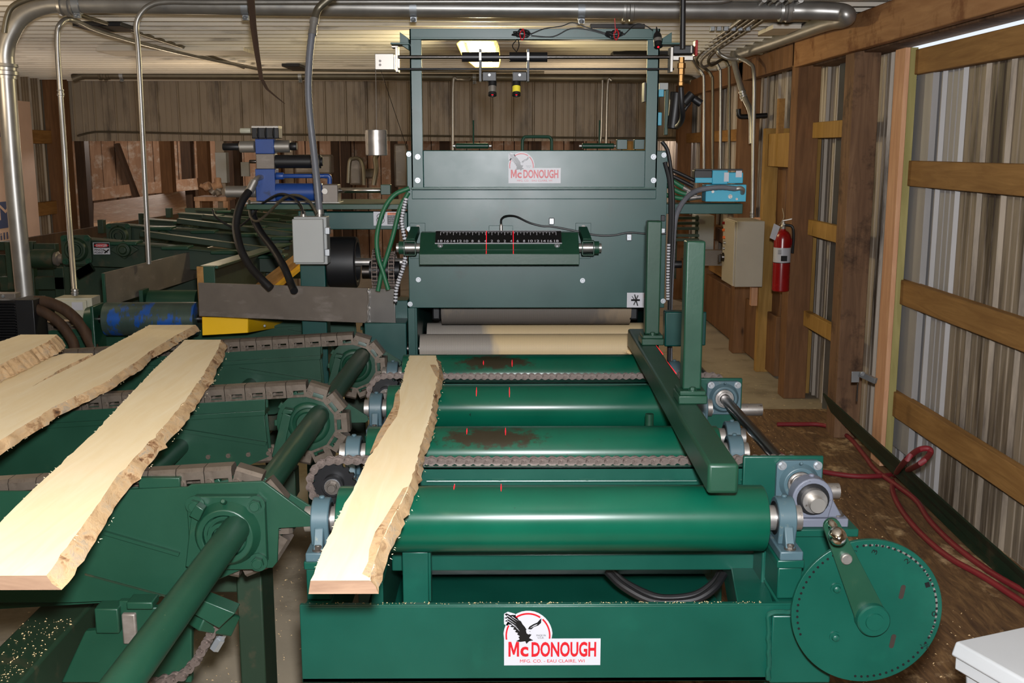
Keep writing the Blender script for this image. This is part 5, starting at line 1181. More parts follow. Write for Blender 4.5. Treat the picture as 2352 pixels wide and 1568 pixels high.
# frame below the deck
B().bx(-1.19, -1.06, 1.1, 5.3, .375, .50).obj('frame_tube', 'darkgreen', td, .008)
xq0, xq1 = P(548, 1450, 2.7).x, P(606, 1450, 2.7).x; B().bx(xq0, xq1, 2.7, 2.84, 0, .62).obj('leg', 'darkgreen', td, .004)
for y in (5.1,): B().bx(-.78, -.68, y, y+.1, 0, .60).obj('leg', 'darkgreen', td, .004)
for y in (1.8, 3.5, 5.1): B().bx(-1.18, -1.07, y, y+.1, 0, .375).obj('leg', 'darkgreen', td, .004)
for yy in (2.7, 3.5, 4.4): B().bx(-2.4, -.72, yy+.05, yy+.12, .46, .56).obj('crossmember', 'darkgreen', td, .004)
b = B(); b.prism([(P(x, y, 2.32).x, P(x, y, 2.32).z) for x, y in ((220, 1392), (272, 1392), (272, 1380), (345, 1380), (345, 1395), (440, 1395), (440, 1568), (140, 1568), (195, 1450), (218, 1448))][::-1], 'y', 2.32, 2.34); b.obj('gearbox_plate', 'deck', td, .003)
pobj('tensioner_box', 'deck', td, 218, 272, 1398, 1455, 2.30, .05, .003); pobj('tensioner_box', 'deck', td, 290, 350, 1383, 1400, 2.30, .05, .003); pobj('adjuster_lug', 'darksteel', td, 280, 312, 1410, 1480, 2.31, .03, .004)
a, d = P(443, 1425, 2.2), P(525, 1465, 2.2); B().beam(P(445, 1410, 2.22), P(520, 1425, 2.30), .07, .05, (.2, 0, 1)).obj('tube_stub', 'deck', td, .004)
b = B(); b.prism([(P(x, y, 2.19).x, P(x, y, 2.19).z) for x, y in ((440, 1408), (458, 1375), (540, 1408), (518, 1428), (503, 1443))][::-1], 'y', 2.19, 2.24); b.obj('bracket_plate', 'deck', td, .002)
pc = [P(x, y, 2.24) for x, y in ((498, 1432), (476, 1472), (452, 1515), (418, 1552), (360, 1566), (300, 1590))]
pv = run_chain(td, [Vector((p.x, 2.24, p.z)) for p in pc], name='drive_chain', pitch=PT)
B().lathe([(0, .012), (.03, .012), (.03, .009), (.06, .009)], P(492, 1490, 2.3), (P(522, 1440, 2.3)-P(492, 1490, 2.3)), 6).obj('adjuster_bolt', 'bolt', td)
# ------------------------------------------------------------------ boards
def board(st, ztop, th, name, label, bevel=(0, .03), tilt=0, seed=1, end='endgrain', group=None, n=70, rough=.004, barkside='R', barkpatch=None):
    R_ = random.Random(seed)
    S3 = []
    for l, r, py in st:
        a, c = PZ(l, py, ztop), PZ(r, py, ztop); S3.append((a.y, a.x, c.x))
    S3.sort()
    def at(y):
        for u, v in zip(S3, S3[1:]):
            if y <= v[0]:
                t = (y-u[0])/(v[0]-u[0]); return u[1]+(v[1]-u[1])*t, u[2]+(v[2]-u[2])*t
        return S3[-1][1], S3[-1][2]
    y0, y1 = S3[0][0], S3[-1][0]; rows = []
    for k in range(n+1):
        y = y0+(y1-y0)*k/n; l, r = at(y); jl, jr = R_.gauss(0, rough*.5), R_.gauss(0, rough*.6); lo = bevel[1]*(.75+.5*noise.noise(Vector((y*4, seed, 0)))); ll = bevel[0]*(.7+.6*noise.noise(Vector((y*4, seed, 5))))
        zb_ = ztop-th
        m_ = [(l-ll+jl, y, zb_), (l-ll*.5+jl, y+R_.gauss(0, .003), ztop-th*.5), (l+jl*.6, y, ztop)]
        for q in range(1, 4): m_.append((l+(r-l)*q/4, y, ztop+tilt*(q/4)))
        m_ += [(r+jr*.6, y, ztop+tilt), (r+lo*.55+R_.gauss(0, rough), y+R_.gauss(0, .003), ztop+tilt-th*.5+R_.gauss(0, .002)), (r+lo+jr, y, zb_+tilt)]
        rows.append(m_)
    w_ = len(rows[0]); b = B(); b.v = [p for r_ in rows for p in r_]
    core = []; bark = []; endf = []
    for k in range(n):
        for q in range(w_):
            f = (k*w_+q, k*w_+(q+1) % w_, (k+1)*w_+(q+1) % w_, (k+1)*w_+q)
            if q in (w_-3, w_-2) or (q in (0, 1) and bevel[0] > .004): bark.append(f)
            else: core.append(f)
    endf = [tuple(range(w_)), tuple((n)*w_+i for i in range(w_))[::-1]]
    cx_ = sum(p[0] for p in b.v)/len(b.v)
    root = thing(name, label, 'board', (cx_, (y0+y1)/2, ztop-th), group)
    def sub(fs, nm, m, ang=40):
        used = sorted({i for f in fs for i in f}); mp = {o: i for i, o in enumerate(used)}; bb = B(); bb.v = [b.v[i] for i in used]; bb.f = [tuple(mp[i] for i in f) for f in fs]
        return bb.obj(nm, m, root, ang=ang)
    sub(core, 'sawn_face', 'fresh', 30); sub(bark, 'bark_edge', 'bark', 180); sub(endf[:1], 'end_face', end); sub(endf[1:], 'end_face', end)
    # splinters along both edges
    sp = B()
    for _ in range(int(55*(y1-y0))):
        y = R_.uniform(y0, y1); l, r = at(y); s_ = R_.choice((0, 1)); x = l if s_ == 0 else r+bevel[1]*R_.choice((0, 1)); z = ztop-R_.uniform(0, .002) if (s_ == 0 or x == r) else ztop-th+.002
        d = Vector(((-1 if s_ == 0 else 1)*R_.uniform(.001, .005), R_.uniform(-.005, .004), R_.uniform(-.003, .003))); e = Vector((0, .0012, 0)); o0 = Vector((x, y, z)); n0 = len(sp.v)
        sp.v += [tuple(o0-e), tuple(o0+e), tuple(o0+d), tuple(o0+Vector((0, 0, .0012)))]; sp.f += [(n0, n0+1, n0+2), (n0, n0+2, n0+3), (n0+1, n0+3, n0+2)]
    sp.obj('splinters', 'fresh', root, kind='stuff'); return root
zl = RZc+RR
l0 = board([(713, 849, 1333), (740, 868, 1265), (772, 899, 1195), (811, 937, 1124), (841, 957, 1060), (880, 976, 994), (908, 990, 945), (919, 999, 895), (931, 1009, 848), (941, 1000, 816)], zl+.026, .0255, 'live_edge_board', 'pale live-edge board lying lengthways over the green rollers', bevel=(.006, .020), seed=4)
# bark patches worn on this board
def patch(root, px, ztop, nm='bark_patch', lift=.0012):
    pts = [PZ(x, y, ztop) for x, y in px]; b = B(); b.prism([(p.x, p.y) for p in pts], 'z', ztop-.003, ztop+lift); b.obj(nm, 'bark', root)
patch(l0, [(849, 1327), (857, 1300), (868, 1262), (883, 1228), (899, 1192), (922, 1150), (937, 1118), (926, 1122), (908, 1150), (880, 1196), (862, 1222), (848, 1262), (846, 1290), (832, 1318)], zl+.026)
patch(l0, [(890, 985), (912, 955), (919, 925), (917, 893), (908, 905), (903, 935), (886, 965), (866, 1000), (850, 1040), (866, 1025)], zl+.026)
patch(l0, [(988, 838), (1000, 838), (1010, 852), (1008, 870), (1000, 862)], zl+.026)
board([(-118, 105, 1322), (-60, 148, 1262), (0, 197, 1197), (100, 262, 1100), (210, 358, 1000), (291, 430, 914), (335, 461, 868), (372, 485, 830), (406, 501, 799), (424, 508, 780)], .935, .026, 'live_edge_board', 'large pale live-edge board nearest on the left chains, ragged bark along its right side', bevel=(0, .034), seed=11)
board([(-330, -140, 1100), (-120, 38, 987), (-10, 129, 931), (95, 245, 876), (180, 305, 835), (238, 350, 803), (290, 395, 775), (343, 449, 746)], .915, .026, 'live_edge_board', 'long pale board second from right on the chains, tip near the yellow guard', bevel=(0, .022), seed=21)
board([(-400, -122, 990), (-200, 9, 925), (-60, 94, 875), (0, 130, 853), (60, 165, 834), (150, 214, 811)], .913, .026, 'live_edge_board', 'pale board lying flat against the left side of the long second board', bevel=(0, .003), seed=31)
board([(-300, -120, 880), (-150, -20, 846), (-60, 60, 808), (0, 110, 784), (48, 130, 768)], .965, .045, 'live_edge_board', 'pale board with thick brown bark at the far left of the pile', bevel=(0, .04), seed=41)
for nm, x, y, d in ():
    pass
# ================================================================== LOG DECK in the left background
ld = thing('log_deck', 'old dark green log deck with parallel chain rails behind the left conduits', 'log deck', (-2.6, 7.5, 0))
rails = [((150, 548), (640, 592), 62, 34, 6.3), ((255, 517), (665, 550), 34, 24, 7.1), ((330, 506), (672, 530), 22, 18, 7.9), ((410, 492), (690, 512), 16, 12, 8.8), ((450, 484), (700, 497), 10, 8, 9.7)]
for (p0, p1, h0, h1, Y) in rails:
    q = [P(p0[0], p0[1], Y), P(p1[0], p1[1], Y), P(p1[0], p1[1]+h1, Y), P(p0[0], p0[1]+h0, Y)]
    b = B(); b.prism([(p.x, p.z) for p in q][::-1], 'y', Y, Y+.05); b.prism([(q[0].x, q[0].z+.0), (q[1].x, q[1].z), (q[1].x, q[1].z+.012), (q[0].x, q[0].z+.012)][::-1], 'y', Y-.03, Y+.1)
    o = b.obj('rail', 'darkgreen', ld, .003)
    b = B(); b.beam(q[0]+Vector((.4, .14, .02)), q[1]+Vector((0, .14, .02)), .06, .035); b.obj('chain_guard', 'darkgreen', o, .004)
    for k in (.28, .52, .75, .97):
        u = q[0].lerp(q[1], k); B().box((u.x, Y+.02, u.z+.006), (.16, .12, .022)).obj('wear_cap', 'deck', o, .006)
for (x, y, Y, s) in ((178, 573, 6.28, 1.4), (275, 541, 7.08, 1.3)): flange(ld, tuple(P(x, y, Y)), s, 'darkgreen', sz=.062, ring='darkgreen')
for (x, y, Y) in ((286, 573, 6.28), (375, 543, 7.08), (432, 522, 7.88)):
    c = P(x, y, Y); b = B(); b.prism([(c.x-.085, c.z), (c.x, c.z-.055), (c.x+.085, c.z), (c.x, c.z+.055)], 'y', Y-.012, Y+.004); b.lathe([(.01, .045), (.028, .038), (.028, .025), (.04, .02), (.04, .005)], c, (0,-1,0), 24); b.obj('oval_bearing', 'darkgreen', ld, .003)
sgn = pivot('danger_sign', ld)
pobj('backing', 'white', sgn, 214, 252, 557, 584, 6.262, .003, 0); pobj('print_shape', 'blackpr', sgn, 215, 251, 558, 569, 6.260, .001, 0)
c = P(233, 563.5, 6.259); B().prism([(c.x+.042*math.cos(k*.5236), c.z+.011*math.sin(k*.5236)) for k in range(12)], 'y', 6.258, 6.26).obj('print_shape', 'redpr', sgn)
for s_, x0, x1, y0, y1, m in (('DANGER', 221, 246, 560.5, 566.5, 'white'), ('PINCH', 217, 238, 571, 576, 'blackpr'), ('POINT', 217, 238, 577.5, 582.5, 'blackpr')):
    a, d = P(x0, y1, 6.2565), P(x1, y0, 6.2565); lettering(s_, a, (1,0,0), (0,0,1), d.x-a.x, d.z-a.z, m, sgn, bold=.02)
a, d = P(240, 581, 6.257), P(250, 573, 6.257); B().tube([a, d], .004, 6, 0).obj('pictogram', 'blackpr', sgn); B().tube([P(239, 574, 6.257), P(247, 580, 6.257)], .003, 6, 0).obj('pictogram', 'blackpr', sgn)
a = P(194, 624, 6.2); B().bx(a.x, a.x+.02, 6.19, 6.2, a.z, a.z+.02).obj('number_tag', 'white', ld); lettering('4', (a.x+.004, 6.189, a.z+.003), (1,0,0), (0,0,1), .011, .014, 'blackpr', ld)
# drum, stands, dark plates
b = B(); b.cyl(P(78, 594, 6.5), P(126, 594, 6.5), .058, n=28); b.obj('drum', 'darkgreen', ld)
cpl = B(); cpl.lathe([(0, .04), (.02, .045), (.03, .03), (.05, .03), (.06, .045), (.09, .04)], P(126, 594, 6.5), (1,0,0), 12); cpl.obj('coupling', 'darksteel', ld)
for px0, px1, py0, py1, Y in ((14, 35, 556, 665, 6.4), (0, 62, 636, 668, 6.45), (-40, 75, 555, 575, 6.9), (77, 127, 560, 580, 6.9), (80, 150, 636, 665, 6.7), (128, 150, 615, 760, 6.7), (224, 237, 505, 536, 7.6), (318, 332, 490, 520, 8.4), (380, 392, 478, 500, 9.0), (425, 520, 478, 496, 9.9), (60, 80, 575, 760, 6.8)):
    pobj('stand', 'darkgreen', ld, px0, px1, py0, py1, Y, .06, .003)
b = B()
for (x, y) in ((212, 640), (160, 628)): b.beam(P(178, 632, 6.2), P(212, 612, 6.2), .03, .05)
b.obj('bracket_arm', 'darkgreen', ld)
for px0, px1, py0, py1, Y in ((-60, 240, 585, 900, 7.0), (150, 640, 592, 760, 6.5), (240, 700, 545, 640, 8.2), (330, 700, 515, 560, 9.0)):
    pobj('skirt_plate', 'darkgreen', ld, px0, px1, py0, py1, Y, .02, .002)
q = [P(-40, 562, 7.2), P(420, 488, 9.6)]
B().beam(q[0]-Vector((0,0,.12)), q[1]-Vector((0,0,.12)), .03, .24).obj('back_board', 'darkbeam', ld)
for zz_, dx in ((.0, 0),): B().bx(-3.6, -1.2, 6.0, 6.06, .0, .5).obj('leg_frame', 'darkgreen', ld)
# slanted wooden chute panel below the plank wall
b = B(); plate4(b, (P(215, 466, 11.6), P(425, 438, 11.9), P(430, 495, 10.6), P(215, 512, 10.4)), .04, (0, 0, -1)); b.obj('wooden_chute', 'oldboard', label='slanted dirty wooden chute panel below the plank wall at back left', cat='chute')
# oil cooler, hoses, pale box
oc = thing('oil_cooler', 'black finned oil cooler at the far left edge above the boards', 'cooler', P(20, 800, 4.9))
pobj('housing', 'black', oc, 38, 80, 688, 800, 4.86, .14, .003); pobj('core', 'blacksteel', oc, -60, 38, 690, 800, 4.90, .1, .002)
b = B()
for k in range(16): pb(b, -60, 36, 694+k*6.4, 697+k*6.4, 4.87, .03)
b.obj('fin', 'blacksteel', oc, kind='stuff'); pobj('top_bracket', 'darksteel', oc, -40, 35, 674, 686, 4.9, .06, .002)
q = P(7, 680, 4.89); B().lathe([(0, .008), (.004, .006)], q, (0,-1,0), 12).obj('bolt', 'bolt', oc)
for pts, lb, r_ in (([(80, 692), (110, 694), (150, 712), (185, 745), (205, 780), (215, 800)], 'thick brown black hose from the cooler, upper of the two', .026), ([(82, 708), (110, 722), (140, 745), (165, 780), (172, 800)], 'thick brown black hose from the cooler, lower of the two', .024)):
    t = B(); t.tube([P(a, b_, 4.95-(.04 if 'lower' in lb else 0)) for a, b_ in pts], r_, 14); t.obj('hose', 'darkbeam', label=lb, cat='hose')
jb = thing('switch_box', 'pale metal box under the thin left conduit beside the blue roller', 'junction box', P(172, 760, 5.5))
pobj('enclosure', 'lightbox', jb, 128, 213, 684, 760, 5.5, .12, .003); pobj('cover', 'lightbox', jb, 126, 200, 690, 760, 5.485, .015, .003); pobj('label_plate', 'white', jb, 165, 190, 694, 712, 5.483, .002, 0)
pobj('lower_bracket', 'boxgrey', jb, 84, 116, 728, 790, 5.5, .02, .002)
# ================================================================== CONDUITS
def conduit(paths, Y, r, lb, m='conduit', group=None, coup=(), straps=()):
    pts = [P(p[0], p[1], p[2] if len(p) > 2 else Y) for p in paths]
    root = thing('conduit', lb, 'conduit', pts[-1], group)
    t = B(); t.tube(pts, r, 14, 5); t.obj('pipe', m, root, ang=60)
    for (x, y, Yq, dx, dy) in coup:
        a, d = P(x, y, Yq), P(x+dx, y+dy, Yq); L_ = (d-a).length
        B().lathe([(0, r*1.05), (0, r*1.22), (L_*.2, r*1.28), (L_*.25, r*1.1), (L_*.45, r*1.1), (L_*.5, r*1.3), (L_*.75, r*1.3), (L_*.8, r*1.12), (L_, r*1.12)], a, d-a, 20).obj('coupling', m, root)
    for (x, y, Yq) in straps:
        c = P(x, y, Yq); b = B(); rr = r*1.12
        b.lathe([(-.018, rr), (.018, rr)], c, (1,0,0), 20); b.bx(c.x-.016, c.x+.016, c.y-.01, c.y+.004, c.z, ZC-.001); b.bx(c.x-.016, c.x+.016, c.y-.02, c.y-.0, c.z-rr-.02, c.z-rr+.004)
        st_ = b.obj('strap', 'bolt', root); inst(BOLT, 'bolt', root, T(c.x, c.y-.03, c.z-rr-.012) @ RX(-40) @ Matrix.Scale(1.2, 4))
    return root
conduit([(1690, 125, 8.4), (1800, 88, 7.2), (1900, 52, 6.1), (1935, 44, 5.7), (1946, 36, 5.6), (1930, 28, 5.62), (1880, 25, 5.65), (1800, 24, 5.7), (1600, 23.5, 5.7), (1300, 21, 5.7), (900, 18, 5.7), (500, 13, 5.7), (180, 9, 5.7), (100, 13, 5.7), (50, 38, 5.7), (22, 82, 5.7), (12, 120, 5.7), (14, 170, 5.7), (32, 420, 5.7), (58, 690, 5.7)], 5.7, .046,
    'big silver conduit across the whole top, bending down at the left edge', coup=((1430, 22, 5.7, 32, 0), (1790, 24, 5.7, 32, 0), (138, 10, 5.7, 32, 1), (14, 146, 5.7, 1, 34)), straps=((178, 9, 5.7), (565, 14, 5.7), (950, 18, 5.7), (1335, 22, 5.7)))
conduit([(1700, -20, 5.6), (1670, 0, 5.6), (1600, 4, 5.6), (1300, 3, 5.6), (900, 4, 5.6), (500, 5, 5.6), (385, 4, 5.6), (345, 12, 5.6), (322, 33, 5.6), (313, 62, 5.6), (318, 120, 5.6), (330, 360, 5.6), (342, 606, 5.6)], 5.6, .0135, 'slim silver conduit dropping from the top, right one of the three left verticals')
conduit([(600, 160, 9.9), (400, 118, 8.0), (240, 76, 6.6), (175, 49, 6.05), (152, 45, 5.95), (138, 56, 5.9), (132, 76, 5.9), (133, 130, 5.9), (139, 215, 5.9), (155, 450, 5.9), (172, 676, 5.55)], 5.9, .0145, 'slim silver conduit ending in the pale box, middle one of the three left verticals', coup=((139, 205, 5.9, 1, 18), (172, 664, 5.5, 0, 14)))
conduit([(10, 75, 5.4), (16, 40, 5.4), (30, 14, 5.4), (70, -4, 5.4), (120, -10, 5.4)], 5.4, .014, 'short slim conduit curving in the top left corner', 'oldconduit')
conduit([(560, 155, 9.6), (420, 108, 8.0), (300, 70, 6.9), (200, 40, 6.1), (150, 18, 5.9)], 6, .012, 'dull thin conduit crossing the ceiling diagonally at upper left', 'oldconduit')
conduit([(168, 180, 11.0), (190, 173, 11.0), (230, 172, 11.0), (700, 174, 11.0), (1200, 178, 11.0), (1540, 181, 11.0), (1590, 186, 11.0), (1618, 205, 10.9), (1630, 240, 10.9), (1632, 400, 10.9), (1628, 520, 10.9)], 11, .042, 'big dull conduit along the far end of the ceiling, bending down at the right', 'oldconduit', coup=((228, 172, 11.0, 24, 0), (1630, 262, 10.9, 0, 22)), straps=((280, 172, 11.0), (690, 174, 11.0), (1090, 177, 11.0)))
conduit([(600, 160, 10.2), (900, 163, 10.2), (1250, 166, 10.2)], 10.2, .011, 'thin dull conduit along the ceiling just above the big far one', 'oldconduit')
conduit([(1090, 168, 11.4), (1076, 182, 10.9), (1050, 182, 10.8), (1041, 192, 10.8), (1040, 345, 10.8)], 10.8, .016, 'thin silver conduit dropping the back wall beside the left frame upright')
conduit([(1384, 184, 10.8), (1381, 300, 10.8), (1378, 330, 10.8)], 10.8, .012, 'thin silver conduit dropping the back wall, left of the right pair')
conduit([(1405, 184, 10.8), (1396, 194, 10.8), (1392, 340, 10.8)], 10.8, .014, 'thin silver conduit dropping the back wall, right of the right pair')
for k, (xt, xm, ym, xb_, yb2) in enumerate(((1756, 1590, 122, 1617, 178), (1778, 1600, 126, 1637, 182), (1796, 1610, 132, 1655, 166), (1816, 1628, 128, 1675, 158))):
    conduit([(xt, 0, 5.52), ((xt+xm)/2+6, 62, 6.7), (xm+20, ym-14, 8.3), (xm, ym+8, 8.7), (xm+6, ym+22, 8.8), (xb_-14, yb2-22, 8.9), (xb_-3, yb2-8, 8.9), (xb_, yb2+20, 8.9), (xb_, 390, 8.9)], 8, .012,
            'thin conduit dropping behind the blue valves, number %s of four from the left' % ('one', 'two', 'three', 'four')[k], 'oldconduit' if k % 2 else 'conduit')
conduit([(1840, 0, 5.52), (1750, 45, 6.9), (1660, 100, 7.9), (1650, 120, 8.0), (1672, 134, 8.0), (1700, 136, 8.0), (1722, 146, 7.9), (1732, 170, 7.8), (1731, 300, 7.8), (1728, 500, 7.75)], 8, .014, 'silver conduit dropping straight to the beige cabinet beside the doorway', coup=((1728, 486, 7.75, 0, 14),))
conduit([(1686, 118, 8.3), (1685, 134, 8.25), (1692, 165, 8.2), (1708, 220, 8.1), (1725, 262, 8.0), (1727, 330, 7.95)], 8, .022, 'thicker silver conduit slanting down from the corner to the cabinet conduit', coup=((1704, 208, 8.1, 6, 22),))
b = B(); b.tube([P(1696, 250, 8.5), P(1698, 265, 8.5), P(1710, 268, 8.5), P(1762, 265, 8.5)], .02, 12); b.obj('black_pipe', 'blacksteel', label='short black horizontal pipe on the wall right of the conduits', cat='pipe')
# spring straps of the conduit bundle
cs = B()
for (x, y, Y) in ((1636, 66, 6.75), (1651, 66, 6.75), (1667, 66, 6.75), (1684, 66, 6.75), (1700, 66, 6.75), (1718, 66, 6.75)):
    c = P(x, y, Y); o = B().box(tuple(c), (.03, .03, .03)).obj('conduit_strap', 'bolt', None, .004, label='small bright clamp on the ceiling conduit bundle at upper right', cat='clamp', group='clamps on the ceiling conduit bundle')
# hanging strap of torn belting
t = B(); pts = [P(576, -5, 5.2), P(582, 60, 5.2), P(590, 120, 5.2), P(600, 180, 5.2), P(614, 205, 5.2), P(634, 222, 5.2), P(654, 238, 5.2)]
for i, (u, v) in enumerate(zip(pts, pts[1:])): 
    w0 = .034*(1-i/7); w1 = .034*(1-(i+1)/7); n0 = len(t.v)
    for p, wq in ((u, w0), (v, w1)): t.v += [tuple(p+Vector((-wq/2, -.003, 0))), tuple(p+Vector((wq/2, -.003, 0))), tuple(p+Vector((wq/2, .003, 0))), tuple(p+Vector((-wq/2, .003, 0)))]
    t.f += [(n0, n0+1, n0+5, n0+4), (n0+1, n0+2, n0+6, n0+5), (n0+2, n0+3, n0+7, n0+6), (n0+3, n0, n0+4, n0+7)]
t.obj('hanging_strap', 'darkbeam', label='frayed dark belt strap hanging from the ceiling pipe at upper left', cat='strap', ang=60)
# fluorescent fixture housings and dark bars fixed to the ceiling
def cpx(px, py): return PZ(px, py, ZC-.02)
for nm, x0, x1, y0, y1, m, lb, cat in (('tube_light', 245, 574, 108, 120, 'tin', 'long white unlit tube light on the ceiling at upper left', 'light fitting'), ('tube_light', 1758, 1822, 56, 72, 'tin', 'short white unlit tube light on the ceiling at upper right', 'light fitting'),
    ('ceiling_bracket', 190, 298, 50, 64, 'blacksteel', 'black flat bracket on the ceiling beside the left diagonal conduit', 'bracket'), ('ceiling_bracket', 660, 700, 146, 156, 'blacksteel', 'small black bracket at the far ceiling left of the flex conduit', 'bracket'), ('ceiling_bar', 1355, 1480, 55, 58, 'blacksteel', 'thin black bar on the ceiling above the right cable coil', 'bar'), ('ceiling_bar', 1405, 1545, 118, 123, 'blacksteel', 'thin black bar on the ceiling behind the slide rods', 'bar')):
    a, d = cpx(x0, (y0+y1)/2), cpx(x1, (y0+y1)/2); dy = cpx(x0, y0).y-cpx(x0, y1).y
    B().bx(a.x, d.x, a.y-dy/2, a.y+dy/2, ZC-.045, ZC-.019).obj(nm, m, None, .003, label=lb, cat=cat)
# the lit lamp
lm = thing('ceiling_lamp', 'lit cage lamp glowing yellow white under the ceiling behind the slide rods', 'lamp', P(1100, 160, 7.2))
YL = 7.3
oc_ = [(1048, 100), (1058, 92), (1140, 92), (1146, 105), (1150, 138), (1146, 155), (1092, 155), (1062, 130)]
b = B(); b.prism([(P(x, y, YL).x, P(x, y, YL).z) for x, y in oc_][::-1], 'y', YL, YL+.12); b.obj('housing', 'lampframe', lm, .006)
b = B(); b.prism([(P(x, y, YL).x, P(x, y, YL).z) for x, y in ((1072, 98), (1134, 96), (1140, 118), (1130, 150), (1098, 150), (1078, 122))][::-1], 'y', YL-.012, YL); b.obj('lens', 'lamp', lm, .004)
b = B()
for k in range(9): b.tube([P(1068+k*3.2, 98+k*1.2, YL-.02), P(1075+k*4, 122+k*2, YL-.02)], .002, 5, 0)
for k in range(8): b.tube([P(1128+k*2.2, 95, YL-.02), P(1132+k*2.0, 125, YL-.02)], .002, 5, 0)
b.obj('guard_wire', 'blacksteel', lm, kind='stuff')
c = P(1100, 92, YL+.06); B().bx(c.x-.05, c.x+.05, YL+.02, YL+.12, c.z-.01, ZC-.02).obj('mount_box', 'darksteel', lm, .003)
light('POINT', 'lamp_light', (P(1105, 120, YL).x, YL-.25, P(1105, 110, YL).z-.10), 45, (1, .86, .5), .06)
# ================================================================== RIGHT WALL THINGS
cb = thing('control_cabinet', 'beige control cabinet with buttons and rotary switch on the right wall', 'cabinet', (1.74, 7.75, .68))
z1_ = P(1683, 508, 7.6).z; z0_ = P(1683, 659, 7.6).z
B().bx(1.66, 1.86, 7.6, 8.0, z0_, z1_).obj('enclosure', 'cabinet', cb, .004)
B().bx(1.645, 1.66, 7.605, 7.995, z0_+.005, z1_-.005).obj('door', 'cabinet', cb, .003)
for (x_, y_, m_) in ((1664, 512, 'red'), (1664, 528, 'orangepr'), (1665, 545, 'orangepr'), (1666, 557, 'alum'), (1664, 570, 'alum')):
    q = PX(x_, y_, 1.645); B().cyl(q, q+Vector((-.016, 0, 0)), .012, .010, 14).obj('push_button', m_, cb, label='red pilot light' if m_ == 'red' else None)
q = PX(1662, 590, 1.645); B().cyl(q, q+Vector((-.02, 0, 0)), .035, .03, 18).obj('rotary_switch', 'shaft', cb, .002); B().box(tuple(q+Vector((-.03, 0, -.01))), (.02, .02, .06)).obj('switch_handle', 'shaft', cb, .003)
B().bx(1.855, 1.90, 7.9, 7.96, P(1748, 702, 7.9).z, P(1748, 500, 7.9).z).obj('mounting_board', 'pinkpine', label='pale pine board standing upright behind the beige cabinet', cat='board')
fe = thing('fire_extinguisher', 'red fire extinguisher with white label hung on the post right of the cabinet', 'fire extinguisher', (1.805, 6.93, P(1797, 668, 6.93).z))
xf, yf, zf = 1.808, 6.90, P(1797, 668, 6.9).z
B().lathe([(0, .050), (.006, .055), (.34, .055), (.365, .050), (.385, .036), (.395, .018), (.405, .016)], (xf, yf, zf), (0,0,1), 40).obj('cylinder', 'red', fe)
B().lathe([(.19, .0555), (.285, .0555)], (xf, yf, zf), (0,0,1), 40).obj('label_band', 'white', fe); B().lathe([(.186, .0557), (.19, .0557)], (xf, yf, zf), (0,0,1), 40).obj('label_band', 'black', fe, label='black stripe')
b = B(); b.bx(xf-.02, xf+.02, yf-.056, yf-.0545, zf+.20, zf+.235); 
for k in range(5): b.bx(xf-.04, xf+.0, yf-.0565+.004, yf-.056+.004, zf+.245+k*.006, zf+.247+k*.006)
b.obj('label_print', 'blackpr', fe)
B().lathe([(0, .016), (.02, .018), (.03, .012), (.05, .012)], (xf, yf, zf+.40), (0,0,1), 16).obj('valve', 'alum', fe)
b = B(); b.beam((xf-.01, yf, zf+.455), (xf+.05, yf-.02, zf+.47), .014, .008); b.beam((xf-.01, yf, zf+.435), (xf+.04, yf-.02, zf+.43), .014, .006); b.obj('lever', 'alum', fe, .001)
t = B(); t.tube([(xf+.01, yf-.01, zf+.43), (xf+.05, yf-.03, zf+.42), (xf+.062, yf-.03, zf+.36), (xf+.062, yf-.02, zf+.25)], .009, 10); t.obj('discharge_hose', 'black', fe)
b = B(); q = [P(1768, 546, 6.85), P(1780, 552, 6.85), P(1792, 520, 6.85), P(1778, 513, 6.85)]; plate4(b, q, .002); b.obj('inspection_tag', 'white', fe)
t = B(); t.tube([P(1790, 516, 6.85), P(1800, 500, 6.87), P(1797, 478, 6.9)], .002, 5); t.obj('tag_wire', 'alum', fe)
B().bx(xf+.05, 1.88, yf-.02, yf+.11, zf+.3, zf+.34).obj('hanger', 'red', fe)
hb = thing('door_bracket', 'small zinc hook bracket with hanging pin on the sliding door edge', 'bracket', P(1985, 880, 5.3))
b = B(); pb(b, 1956, 1974, 853, 878, 5.33, .004); b.obj('hook_plate', 'bolt', hb, .001); b = B(); b.beam(P(1975, 858, 5.33), P(2012, 875, 5.25), .02, .028); b.obj('strap', 'bolt', hb, .001)
B().cyl(P(1970, 880, 5.32), P(1968, 921, 5.32), .004, n=8).obj('pin', 'shaft', hb); bolt(hb, P(1981, 858, 5.30))
gb = thing('girt_eye_bolt', 'tiny eye bolt hanging under the top girt of the sliding door', 'bolt', PX(2102, 195, 2.03)); B().cyl(PX(2102, 176, 2.03), PX(2102, 195, 2.03), .004, n=8).obj('shank', 'bolt', gb); B().cyl(PX(2102, 178, 2.03), PX(2102, 183, 2.03), .012, n=6).obj('nut', 'bolt', gb)
